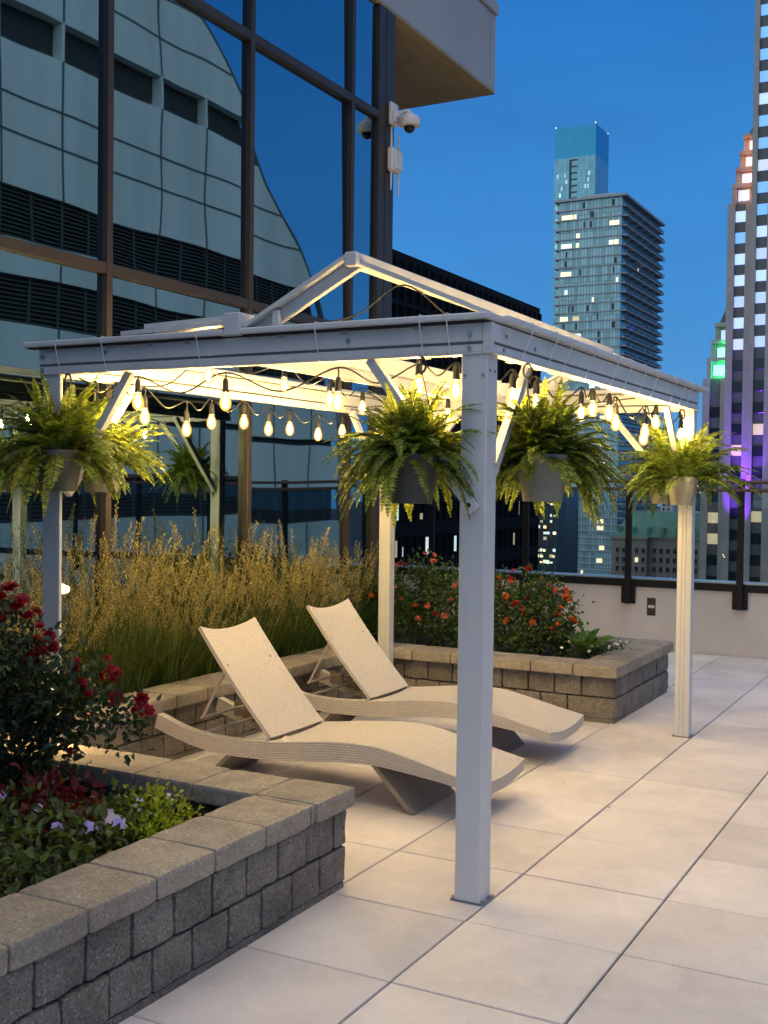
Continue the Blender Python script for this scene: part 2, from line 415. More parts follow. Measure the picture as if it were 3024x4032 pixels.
# ------------------------------------------------------------------ glass facade building
fb = thing('glass_office_building', 'dark mirror glass office facade with bronze mullions left of the pergola', 'building', (-3.1, 0, 0))
FX = -3.1
ys = [-7.05, -5.53, -4.0, -2.48, -0.95, 0.53, 2.05, 3.56, 5.03, 5.48]
zs = [0.0, 2.98, 4.93, 5.9]
rg = random.Random(5)
tilts = {(6, 2): (0.0, 0.0), (5, 2): (0.004, 0.0), (7, 2): (-0.010, 0.004)}
for i in range(len(ys) - 1):
    for k in range(3):
        a, b = ys[i], ys[i + 1]; z0, z1 = zs[k], zs[k + 1]
        t = {5: 0.001, 6: -0.001, 7: 0.0005, 8: -0.001}.get(i, rg.uniform(-.004, .004)) + rg.uniform(-.0012, .0012)
        u = rg.uniform(-.002, .002) + (-0.009 if i == 7 else 0.0); wd = (b - a) / 2; hh = (z1 - z0) / 2
        g = MB()
        g.face([(FX - 0.03 - t * wd - u * hh, a, z0), (FX - 0.03 + t * wd - u * hh, b, z0), (FX - 0.03 + t * wd + u * hh, b, z1), (FX - 0.03 - t * wd + u * hh, a, z1)])
        g.build('glass_pane', M['glass'], fb)
for i, y in enumerate(ys[:-1]):
    g = MB(); g.cbox((FX - 0.045, y - 0.026, 0), (FX + 0.014, y + 0.026, 5.895), 0.003); g.build('mullion', M['bronze'], fb)
for k, z in ((1, 2.98), (2, 4.93)):
    for i in range(len(ys) - 1):
        g = MB(); g.cbox((FX - 0.045, ys[i] + 0.027, z - 0.034), (FX + 0.010, ys[i + 1] - (0.027 if i < 8 else 0.0), z + 0.034), 0.003); g.build('transom', M['bronze'], fb)
g = MB(); g.cbox((FX - 0.35, 5.482, 0), (FX + 0.012, 5.765, 5.895), 0.006); g.box((FX + 0.012, 5.60, 0), (FX + 0.016, 5.612, 5.895)); g.build('corner_column', M['bronze'], fb)
g = MB(); g.box((-9, -7.3, 0), (FX - 0.36, 5.76, 5.9)); g.build('wall', mat('dark_wall', (0.02, 0.02, 0.022), 0.6), fb)
# upper storey that overhangs the corner: soffit, fascia panels, coping
g = MB()
g.box((-9, -7.3, 5.93), (FX - 0.004, 8.075, 6.74)); g.build('fascia', M['fascia'], fb)
for (a, b) in ((-7.3, -2.0), (-1.985, 3.3), (3.315, 7.945), (7.96, 8.085)):
    g = MB(); g.box((FX - 0.004, a, 5.93), (FX + 0.004, b, 6.735)); g.build('fascia_panel', M['fascia'], fb)
g = MB(); g.cbox((-9, -7.3, 6.75), (FX + 0.03, 8.11, 6.875), 0.006); g.build('coping', M['fascia'], fb)
g = MB(); g.box((-3.228, -7.3, 5.90), (FX + 0.004, 8.085, 5.928)); g.box((-9, 7.965, 5.90), (-3.236, 8.085, 5.928)); g.build('soffit_edge', M['soffit'], fb)
for (a, b) in ((-7.3, 0.2), (0.21, 3.5), (3.51, 6.865), (6.875, 7.957)):
    g = MB(); g.box((-9, a, 5.903), (-3.236, b, 5.928)); g.build('soffit_panel', M['soffit'], fb)

# ------------------------------------------------------------------ corner camera and wireless box
t = thing('security_camera', 'white dome security camera on a curved arm at the glass building corner', 'camera', (-3.08, 5.7, 4.9))
g = MB(); g.cbox((-3.084, 5.635, 4.885), (-3.045, 5.775, 5.085), 0.012)
g.cbox((-3.045, 5.65, 4.90), (-3.02, 5.76, 5.02), 0.012); g.build('wall_mount', M['white_plastic'], t)
g = MB(); g.tube([(-3.03, 5.70, 4.965), (-2.99, 5.71, 4.985), (-2.95, 5.72, 5.0), (-2.925, 5.725, 4.995), (-2.915, 5.73, 4.975)], [0.03, 0.024, 0.022, 0.024, 0.03], 12); g.build('arm', M['white_plastic'], t, True)
g = MB(); g.lathe([(0.03, 4.985), (0.055, 4.965), (0.085, 4.95), (0.095, 4.935), (0.098, 4.885), (0.09, 4.868), (0.05, 4.866)], (-2.915, 5.73, 0), 28); g.build('housing', M['white_plastic'], t, True)
g = MB(); g.lathe([(0.050, 4.87), (0.049, 4.85), (0.04, 4.826), (0.02, 4.812), (0.004, 4.809)], (-2.915, 5.73, 0), 20); g.build('lens_dome', M['dome'], t, True)
t = thing('wireless_access_box', 'white outdoor wireless box with four stick antennas below the dome camera', 'antenna box', (-3.08, 5.72, 4.57))
g = MB(); g.cbox((-3.086, 5.62, 4.47), (-3.02, 5.80, 4.68), 0.016); g.cbox((-3.02, 5.635, 4.49), (-3.008, 5.785, 4.66), 0.01); g.build('housing', M['white_plastic'], t)
for (y, a, b) in ((5.645, 4.682, 4.86), (5.785, 4.682, 4.83), (5.645, 4.30, 4.468), (5.785, 4.27, 4.468)):
    g = MB(); g.tube([(-3.05, y, a), (-3.05, y, (a + b) / 2), (-3.05, y, b)], [0.011, 0.009, 0.007] if a > 4.5 else [0.007, 0.009, 0.011], 8); g.build('antenna', M['white_plastic'], t, True)

# ------------------------------------------------------------------ parapet and glass railing
t = thing('parapet_wall', 'low rendered parapet wall with metal coping along the terrace edge', 'wall', (0, 8.25, 0))
g = MB(); g.box((-12, 8.25, -0.1), (-1.385, 8.44, 0.645)); g.box((-1.293, 8.25, -0.1), (12, 8.44, 0.645)); g.box((-1.385, 8.25, -0.1), (-1.293, 8.44, 0.35)); g.box((-1.385, 8.25, 0.535), (-1.293, 8.44, 0.645)); g.box((-1.385, 8.31, 0.35), (-1.293, 8.44, 0.535))
g.build('wall', M['stucco'], t)
g = MB(); g.cbox((-12, 8.222, 0.645), (12, 8.30, 0.72), 0.004); g.build('dark_flashing', M['black_metal'], t)
g = MB(); g.box((-12, 8.226, 0.722), (12, 8.47, 0.735)); g.box((-12, 8.30, 0.66), (12, 8.47, 0.722)); g.build('coping', M['coping'], t)
g = MB(); g.box((-1.384, 8.256, 0.352), (-1.294, 8.309, 0.533)); g.box((-1.372, 8.252, 0.43), (-1.306, 8.256, 0.46), 1); g.build('outlet_box', [mat('dark_recess', (0.05, 0.03, 0.02), 0.7), M['stucco']], t)
t = thing('guard_rail', 'glass guard rail with black bracketed posts above the parapet', 'railing', (0, 8.22, 0))
px = [-8.35, -7.22, -6.09, -4.96, -3.83, -2.70, -1.57, -0.445, 0.68, 1.81, 2.94, 4.07, 5.2]
for x in px:
    g = MB(); g.cbox((x - 0.032, 8.165, 0.47), (x + 0.032, 8.205, 1.765), 0.004); po = g.build('post', M['black_metal'], t)
    g = MB(); g.cbox((x - 0.075, 8.206, 0.47), (x + 0.075, 8.219, 0.65), 0.003)
    for dx in (-0.055, 0.055):
        for dz in (0.49, 0.63): g.lathe([(0.009, -0.006), (0.009, 0.0)], (x + dx, 8.206, dz), 8, axis='y')
    g.build('bracket', M['black_metal'], po)
for (z, a, b) in ((1.735, -9, 5.5), (1.655, -9, 5.5)):
    g = MB(); g.tube([(a, 8.15, z), (b, 8.15, z)], 0.018, 10); g.build('rail', M['rail_wood'], t, True)
for a, b in zip(px[:-1], px[1:]):
    g = MB(); g.box((a + 0.04, 8.182, 0.76), (b - 0.04, 8.190, 1.63)); g.build('glass_panel', M['rail_glass'], t)

# ------------------------------------------------------------------ stone planters
def blocks(mb, axis, a0, a1, c0, c1, zs_, face, seed, first=0.0):
    # courses of split-face blocks along an axis; face = outward axis sign
    for ci, (z0, z1) in enumerate(zs_):
        rg_ = random.Random(seed * 17 + ci); p = a0 - (0.1 if ci % 2 else 0.0) - first
        while p < a1 - 0.02:
            wl = 0.203
            lo_ = max(p, a0); hi_ = min(p + wl, a1)
            if a1 - hi_ < 0.06: hi_ = a1
            if hi_ - lo_ > 0.03:
                g_ = 0.0034; sh = rg_.uniform(-0.003, 0.003)
                if axis == 'y': lo3 = (c0 + sh, lo_ + g_, z0 + g_ / 2); hi3 = (c1 + sh, hi_ - g_, z1 - g_)
                else: lo3 = (lo_ + g_, c0 + sh, z0 + g_ / 2); hi3 = (hi_ - g_, c1 + sh, z1 - g_)
                mb.rock(lo3, hi3, 0.010, 0.0025, 7, rg_.random() * 900, {face: 0.006})
            p += wl
def caps(mb, axis, a0, a1, c0, c1, z0, z1, seed, rev=False):
    n_ = max(1, round((a1 - a0) / 0.305)); st = (a1 - a0) / n_; rg_ = random.Random(seed)
    for i in range(n_):
        lo_ = a0 + i * st + 0.002; hi_ = lo_ + st - 0.004; dz = rg_.uniform(-0.002, 0.002)
        if axis == 'y': lo3, hi3 = (c0, lo_, z0), (c1, hi_, z1 + dz)
        else: lo3, hi3 = (lo_, c0, z0), (hi_, c1, z1 + dz)
        mb.rock(lo3, hi3, 0.013, 0.0022, 8, rg_.random() * 900)
CO = [(0.028, 0.179), (0.181, 0.331)]
CZ = (0.333, 0.417)
t = thing('stone_planter', 'near block planter with impatiens and a red rose bush', 'planter', (-1.8, -0.6, 0))
g = MB(); blocks(g, 'y', -2.55, 0.70, -0.78, -0.577, CO, (0, 1), 3); blocks(g, 'x', -3.05, -0.785, 0.50, 0.695, CO, (1, 1), 4)
g.box((-0.79, -2.6, -0.005), (-0.585, 0.69, 0.027)); g.box((-3.05, 0.5, -0.005), (-0.8, 0.69, 0.027))
g.build('wall', M['block'], t, True)
g = MB(); caps(g, 'y', -2.67, 0.388, -0.853, -0.555, CZ[0], CZ[1], 11); caps(g, 'x', -3.05, -0.853, 0.422, 0.712, CZ[0], CZ[1], 12)
g.rock((-0.851, 0.428, CZ[0]), (-0.550, 0.722, CZ[1]), 0.013, 0.0022, 8, 55); g.rock((-0.851, 0.392, CZ[0]), (-0.560, 0.425, CZ[1] - 0.004), 0.010, 0.002, 5, 56)
g.build('coping', M['cap'], t, True)
def soil(x0, y0, x1, y1, z, parent):
    g = MB(); nx = max(6, int((x1 - x0) / 0.05)); ny = max(6, int((y1 - y0) / 0.05)); vs = []
    for i in range(nx + 1):
        for j in range(ny + 1):
            x = x0 + (x1 - x0) * i / nx; y = y0 + (y1 - y0) * j / ny
            vs.append((x, y, z + noise.noise(Vector((x * 6, y * 6, z))) * 0.02 + noise.noise(Vector((x * 23, y * 23, 3))) * 0.008))
    g.add(vs, [(i*(ny+1)+j, (i+1)*(ny+1)+j, (i+1)*(ny+1)+j+1, i*(ny+1)+j+1) for i in range(nx) for j in range(ny)])
    return g.build('soil', M['soil'], parent, 'all')
soil(-3.06, -2.6, -0.77, 0.51, 0.265, t)
t = thing('stone_planter', 'long block planter of feathery grass along the glass facade', 'planter', (-2.6, 2.6, 0))
g = MB(); blocks(g, 'y', 0.72, 4.36, -2.74, -2.545, CO, (0, 1), 5); g.box((-2.72, 0.72, -0.005), (-2.55, 4.36, 0.027)); g.build('wall', M['block'], t, True)
g = MB(); caps(g, 'y', 0.74, 4.335, -2.76, -2.45, CZ[0], CZ[1], 13); g.build('coping', M['cap'], t, True)
soil(-3.06, 0.72, -2.72, 4.64, 0.33, t)
t = thing('stone_planter', 'far block planter of coral rose bushes by the parapet', 'planter', (-1.6, 5.1, 0))
g = MB(); blocks(g, 'x', -2.745, -0.575, 4.435, 4.62, CO, (1, -1), 6); blocks(g, 'y', 4.44, 5.93, -0.765, -0.568, CO, (0, 1), 7)
g.box((-2.74, 4.439, -0.005), (-0.572, 4.6, 0.030)); g.box((-0.76, 4.601, -0.005), (-0.572, 5.9, 0.030)); g.build('wall', M['block'], t, True)
g = MB(); caps(g, 'x', -2.76, -0.85, 4.34, 4.625, CZ[0], CZ[1], 14); caps(g, 'y', 4.645, 5.95, -0.835, -0.53, CZ[0], CZ[1], 15)
g.rock((-0.848, 4.34, CZ[0]), (-0.53, 4.642, CZ[1]), 0.013, 0.0022, 8, 57); caps(g, 'x', -3.05, -0.84, 5.67, 5.95, CZ[0], CZ[1], 16)
g.build('coping', M['cap'], t, True)
soil(-3.06, 4.60, -0.75, 5.7, 0.34, t)

# ------------------------------------------------------------------ pergola
pg = thing('pergola', 'white aluminium pergola with a raised gable roof frame over the loungers', 'pergola', (-1.2, 2.55, 0))
def post(x0, y0, x1, y1):
    g = MB(); g.cbox((x0, y0, 0.001), (x1, y1, 2.184), 0.004)
    for zz in (0.0,):
        g.cbox((x0 - 0.016, y0 - 0.004, 0.0015), (x1 + 0.012, y1 + 0.012, 0.009), 0.002, 1)
    if x0 > -1 and y0 > 4:
        g.box((x0 + 0.03, y0 - 0.002, 0.02), (x0 + 0.033, y0, 2.17), 2); g.box((x1 - 0.04, y0 - 0.002, 0.02), (x1 - 0.037, y0, 2.17), 2)
    return g.build('post', [M['alum'], M['alum_dark'], M['clip']], pg)
post(-0.125, 0.782, -0.014, 0.890); post(-0.108, 4.262, -0.012, 4.346); post(-2.378, 4.262, -2.284, 4.346)
g = MB(); g.cbox((-2.376, 0.786, 0.001), (-2.264, 0.806, 2.184), 0.003); g.cbox((-2.376, 0.8065, 0.001), (-2.358, 0.886, 2.184), 0.003); g.cbox((-2.39, 0.78, 0.0015), (-2.255, 0.90, 0.009), 0.002); g.build('post', M['alum'], pg)
def fascia_beam(p, q, nrm, z0=2.186, z1=2.306, th=0.05):
    # outer aluminium beam with a shadow groove; p,q along the outer face, nrm = outward
    p = Vector((p[0], p[1], 0)); q = Vector((q[0], q[1], 0)); n_ = Vector((nrm[0], nrm[1], 0))
    def bar(zl, zh, proud, mi=0, inn=th):
        a = p + n_ * proud; b = q + n_ * proud; c = q - n_ * inn; d = p - n_ * inn
        lo_ = [min(v[i] for v in (a, b, c, d)) for i in range(2)]; hi_ = [max(v[i] for v in (a, b, c, d)) for i in range(2)]
        g.cbox((lo_[0], lo_[1], zl), (hi_[0], hi_[1], zh), 0.0025, mi)
    g = MB()
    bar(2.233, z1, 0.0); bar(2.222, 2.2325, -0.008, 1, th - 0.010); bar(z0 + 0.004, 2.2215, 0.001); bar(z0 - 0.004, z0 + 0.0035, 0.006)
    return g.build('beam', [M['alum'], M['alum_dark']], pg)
fascia_beam((-2.398, 0.778), (-0.034, 0.778), (0, -1)); fascia_beam((0.004, 0.800), (0.004, 4.318), (1, 0))
fascia_beam((-2.402, 0.80), (-2.402, 4.38), (-1, 0)); fascia_beam((-2.35, 4.386), (-0.05, 4.386), (0, 1))
g = MB(); g.cbox((-0.033, 0.774, 2.183), (0.008, 0.7995, 2.307), 0.003); g.build('corner_cap', M['alum'], pg)
for lo_, hi_ in (((-2.464, 0.735, 2.313), (-1.262, 0.86, 2.341)), ((-1.17, 0.735, 2.313), (0.012, 0.86, 2.341)), ((-0.075, 0.862, 2.313), (0.045, 4.42, 2.341)), ((-2.464, 0.862, 2.313), (-2.33, 4.42, 2.341)), ((-2.328, 4.29, 2.313), (-0.077, 4.42, 2.341))):
    g = MB(); g.cbox(lo_, hi_, 0.006); g.build('gutter', M['alum'], pg)
g = MB(); g.box((-2.40, 0.784, 2.3062), (-0.02, 0.800, 2.3128)); g.box((-0.03, 0.802, 2.3062), (-0.006, 4.31, 2.3128)); g.box((-2.44, 0.745, 2.3065), (-1.28, 0.783, 2.3128)); g.box((-1.16, 0.745, 2.3065), (-0.01, 0.783, 2.3128)); g.build('gap_shade_strip', M['black_metal'], pg)  # black strips added to stop light leaking and darken the gutter gap
g = MB(); g.cbox((-1.259, 0.742, 2.312), (-1.173, 0.86, 2.412), 0.004); g.build('bracket', M['alum'], pg)
for x in (-2.33, -1.95, -1.72, -1.50, -0.99, -0.68, -0.33):
    g = MB(); g.box((x, 0.772, 2.290), (x + 0.035, 0.7775, 2.3115)); g.build('clip', M['clip'], pg)
# ridge with its front and rear rafters
g = MB(); g.cbox((-0.655, 0.76, 2.572), (-0.60, 4.36, 2.630), 0.004); g.build('ridge_beam', M['alum'], pg)
for y in (0.775, 4.28):
    g = MB(); g.beam((-1.165, y + 0.03, 2.352), (-0.645, y + 0.03, 2.618), 0.085, 0.016); g.beam((-1.13, y + 0.05, 2.330), (-0.62, y + 0.05, 2.592), 0.03, 0.05); g.build('rafter', M['alum'], pg)
    g = MB(); g.beam((-0.62, y + 0.04, 2.600), (-0.02, y + 0.04, 2.345), 0.03, 0.018); g.build('rafter', M['alum'], pg)
    g = MB(); g.cbox((-1.025, y + 0.0, 2.342), (-0.992, y + 0.03, 2.415), 0.003); g.build('strut', M['alum'], pg)
for (x, z0, z1) in ((-1.21, 2.20, 2.31), (-0.99, 2.225, 2.31)):
    g = MB(); g.cbox((x - 0.025, 0.862, z0), (x + 0.025, 4.285, z1), 0.004); g.build('purlin', M['alum'], pg)
for (a, b, y) in (((-1.862, 2.356), (-1.265, 2.372), 0.79), ((-1.742, 2.386), (-1.265, 2.398), 0.815), ((-1.862, 2.356), (-1.265, 2.372), 4.25), ((-1.742, 2.386), (-1.265, 2.398), 4.275)):
    g = MB(); g.beam((a[0], y, a[1]), (b[0], y, b[1]), 0.06, 0.020); g.build('roof_panel', M['alum'], pg)
def brace(p, q):
    g = MB(); g.beam(p, q, 0.034, 0.040); br = g.build('brace', M['alum'], pg)
    return br
brace((-0.545, 0.80, 2.183), (-0.060, 0.762, 1.575)); brace((-1.87, 0.84, 2.183), (-2.262, 0.84, 1.62))
brace((-0.085, 1.39, 2.183), (-0.085, 0.90, 1.585)); brace((-0.60, 4.30, 2.18), (-0.118, 4.30, 1.61)); brace((-0.06, 3.72, 2.18), (-0.06, 4.262, 1.60))
brace((-2.33, 1.40, 2.18), (-2.33, 0.904, 1.60)); brace((-2.33, 3.75, 2.18), (-2.33, 4.262, 1.6)); brace((-1.75, 4.30, 2.18), (-2.235, 4.30, 1.6))
for (x, z) in ((-0.088, 2.261), (-0.088, 2.207), (-2.368, 2.268), (-2.368, 2.206), (-0.64, 2.262), (-1.965, 2.275), (-1.275, 2.335)):
    g = MB(); g.lathe([(0.009, -0.010), (0.009, -0.004), (0.004, 0.0)][::1], (x, 0.777, z), 10, axis='y'); g.build('bolt', M['bolt'], pg)
for (y, z) in ((0.93, 2.265), (1.25, 2.25), (0.90, 2.207)):
    g = MB(); g.lathe([(0.008, 0.0), (0.008, 0.006)], (0.004, y, z), 10, axis='x'); g.build('bolt', M['bolt'], pg)
for (x, y) in ((-0.137, 0.80), (-0.137, 0.87), (-0.006, 0.80), (-0.006, 0.87)):
    g = MB(); g.lathe([(0.007, 0.009), (0.007, 0.015), (0.003, 0.017)], (x, y, 0), 8); g.build('anchor_bolt', M['bolt'], pg)
g = MB(); g.beam((-0.083, 0.757, 1.605), (-0.052, 0.757, 1.567), 0.040, 0.05); g.lathe([(0.010, -0.004), (0.010, 0.0)], (-0.066, 0.737, 1.588), 10, axis='y', mi=1); g.build('brace_end', [M['alum'], M['black_metal']], pg)
for (x, y, z) in ((-0.107, 0.778, 2.10), (-0.03, 0.778, 2.10), (-0.107, 0.778, 1.70)):
    g = MB(); g.lathe([(0.0065, 0.0), (0.0065, 0.003)], (x, y, z), 8, axis='y'); g.build('bolt', M['bolt'], pg)
for (x, y, z) in ((-0.0138, 0.86, 2.12), (-0.0138, 0.81, 2.12)):
    g = MB(); g.lathe([(0.0065, 0.0), (0.0065, 0.004)], (x, y, z), 8, axis='x'); g.build('bolt', M['bolt'], pg)
def tie_loop(pts): 
    g = MB(); g.tube(pts, 0.0022, 6); g.build('cable_tie', M['tie'], pg)
for x in (-2.245, -1.955, -1.40, -0.78, -0.29, -0.17):
    tie_loop([(x, 0.862, 2.343), (x, 0.733, 2.344), (x + 0.002, 0.730, 2.31), (x + 0.003, 0.768, 2.18), (x + 0.003, 0.80, 2.176), (x + 0.003, 0.835, 2.18)])
for y in (1.12, 1.42, 1.62, 1.95, 2.35, 2.58, 2.87, 3.12, 3.55, 3.78, 3.95):
    tie_loop([(-0.08, y, 2.343), (0.046, y, 2.344), (0.048, y + 0.003, 2.315), (0.014, y - 0.05, 2.176), (-0.03, y - 0.05, 2.174), (-0.055, y - 0.05, 2.18)])

# ------------------------------------------------------------------ string lights
def smooth_pts(ps, k=7):
    ps = [Vector(p) for p in ps]; out = []
    for i in range(len(ps) - 1):
        p0 = ps[max(i - 1, 0)]; p1 = ps[i]; p2 = ps[i + 1]; p3 = ps[min(i + 2, len(ps) - 1)]
        for j in range(k):
            u = j / k
            out.append(0.5 * ((2 * p1) + (p2 - p0) * u + (2 * p0 - 5 * p1 + 4 * p2 - p3) * u * u + (3 * p1 - p0 - 3 * p2 + p3) * u ** 3))
    out.append(ps[-1]); return out
def sock(g, b, dz):
    g.lathe([(0.005, 0.105), (0.010, 0.10), (0.014, 0.088), (0.0155, 0.05), (0.017, 0.045), (0.017, 0.038), (0.0145, 0.037)], b, 12)
    if dz > 0.115: g.tube([(b[0], b[1], b[2] + 0.10), (b[0] + 0.003, b[1], b[2] + (0.1 + dz) / 2), (b[0], b[1], b[2] + dz)], 0.004, 6)
def string(label, start, bulbs, end, lead=0.15, sag=0.035):
    t = thing('string_lights', label, 'string lights', start, 'festoon strings under the pergola roof')
    node = [Vector(start)]; 
    for b in bulbs:
        ld = b[3] if len(b) > 3 else lead
        p = Vector((b[0], b[1], min(b[2] + ld, 2.178 if len(b) < 5 else b[4])))
        mid = (node[-1] + p) / 2; dd = (node[-1] - p).length
        if dd > 0.12: node.append(mid - Vector((0, 0, min(sag + dd * 0.10, 0.14))))
        node.append(p)
    mid = (node[-1] + Vector(end)) / 2; node.append(mid - Vector((0, 0, sag + 0.02))); node.append(Vector(end))
    g = MB(); g.tube(smooth_pts(node), 0.0042, 6); g.build('cable', M['cable'], t, True)
    for b in bulbs:
        ld = b[3] if len(b) > 3 else lead
        dz = min(b[2] + ld, 2.178 if len(b) < 5 else b[4]) - b[2]
        c = (b[0], b[1], b[2])
        s_ = MB(); sock(s_, c, dz); sk = s_.build('socket', M['socket'], t, True)
        g = MB(); g.lathe([(0.0145, 0.037), (0.018, 0.026), (0.0255, 0.006), (0.0280, -0.012), (0.025, -0.030), (0.015, -0.044), (0.004, -0.049)], c, 16); bu = g.build('bulb', M['bulb'], sk, 'all')
        g = MB(); g.lathe([(0.002, 0.026), (0.009, 0.016), (0.013, -0.008), (0.010, -0.026), (0.002, -0.036)], c, 8); g.build('filament', M['filament'], sk, 'all')
string('festoon string looped just inside the front pergola beam', (-2.25, 0.90, 2.175),
       [(-1.943, 0.98, 2.062, 0.125), (-1.418, 0.98, 2.048, 0.135), (-0.809, 0.98, 2.033, 0.145), (-0.411, 0.98, 2.092, 0.10), (-0.238, 0.98, 2.067, 0.11)], (-0.14, 0.95, 2.175))
string('festoon string hanging along the beam nearest the glass facade', (-2.27, 0.95, 2.17),
       [(-2.25, 1.174, 2.071, 0.12), (-2.25, 1.395, 2.018, 0.15), (-2.25, 1.75, 1.969, 0.15), (-2.25, 1.98, 2.021, 0.13), (-2.25, 2.302, 2.038, 0.12), (-2.25, 2.565, 2.01, 0.13), (-2.25, 2.808, 2.022, 0.12), (-2.25, 3.154, 2.002, 0.13), (-2.25, 3.472, 2.039, 0.12)], (-2.28, 4.2, 2.175))
string('festoon string crossing the middle of the pergola roof', (-2.30, 1.30, 2.18),
       [(-1.988, 1.6, 2.244, 0.11, 2.36), (-1.698, 1.9, 2.21, 0.11, 2.33), (-1.648, 2.3, 2.162, 0.12, 2.3), (-1.711, 2.8, 2.143, 0.12, 2.28), (-1.22, 3.0, 2.10, 0.11, 2.22)], (-0.08, 3.1, 2.18))
string('festoon string hanging under the open right beam of the pergola', (-0.10, 0.95, 2.175),
       [(-0.1, 1.265, 2.05, 0.12), (-0.1, 1.553, 2.046, 0.12), (-0.1, 2.191, 2.044, 0.125), (-0.1, 2.377, 2.075, 0.105), (-0.1, 2.666, 2.07, 0.105), (-0.1, 2.79, 2.026, 0.14), (-0.1, 3.385, 2.008, 0.15), (-0.1, 3.63, 2.075, 0.105), (-0.12, 3.43, 1.969, 0.17), (-0.079, 4.18, 2.023, 0.13)], (-0.1, 4.25, 2.175))
for y0, lab in ((0.83, 'loose cable draped beneath the gable ridge'),):
    g = MB(); g.tube(smooth_pts([(-1.10, 0.95, 2.36), (-0.80, 1.1, 2.42), (-0.60, 1.2, 2.56), (-0.40, 1.35, 2.40), (-0.22, 1.6, 2.36), (-0.40, 2.0, 2.44), (-0.60, 2.4, 2.55), (-0.35, 2.7, 2.40), (-0.10, 2.9, 2.345)]), 0.0042, 6)
    o = g.build('light_cable', M['cable'], None, True); tag(o, lab, 'cable')

# ------------------------------------------------------------------ wicker loungers
def lerp_tab(tab, x):
    if x <= tab[0][0]: return tab[0][1]
    for (x0, z0), (x1, z1) in zip(tab[:-1], tab[1:]):
        if x <= x1:
            u = (x - x0) / (x1 - x0); return z0 + (z1 - z0) * u
    return tab[-1][1]
def smooth_tab(tab):
    # densify with catmull-rom
    pts = smooth_pts([(x, 0, z) for x, z in tab], 6); return [(p.x, p.z) for p in pts]
TOP = smooth_tab([(-2.395, 0.352), (-2.26, 0.308), (-2.122, 0.280), (-1.99, 0.271), (-1.866, 0.270), (-1.638, 0.286), (-1.40, 0.315), (-1.22, 0.334), (-1.05, 0.338), (-0.915, 0.325), (-0.751, 0.291), (-0.60, 0.257), (-0.425, 0.222)])
BOT = smooth_tab([(-2.42, 0.278), (-2.203, 0.211), (-2.002, 0.180), (-1.80, 0.177), (-1.655, 0.184), (-1.45, 0.205), (-1.256, 0.226), (-1.032, 0.239), (-0.897, 0.232), (-0.70, 0.212), (-0.542, 0.190), (-0.43, 0.160)])
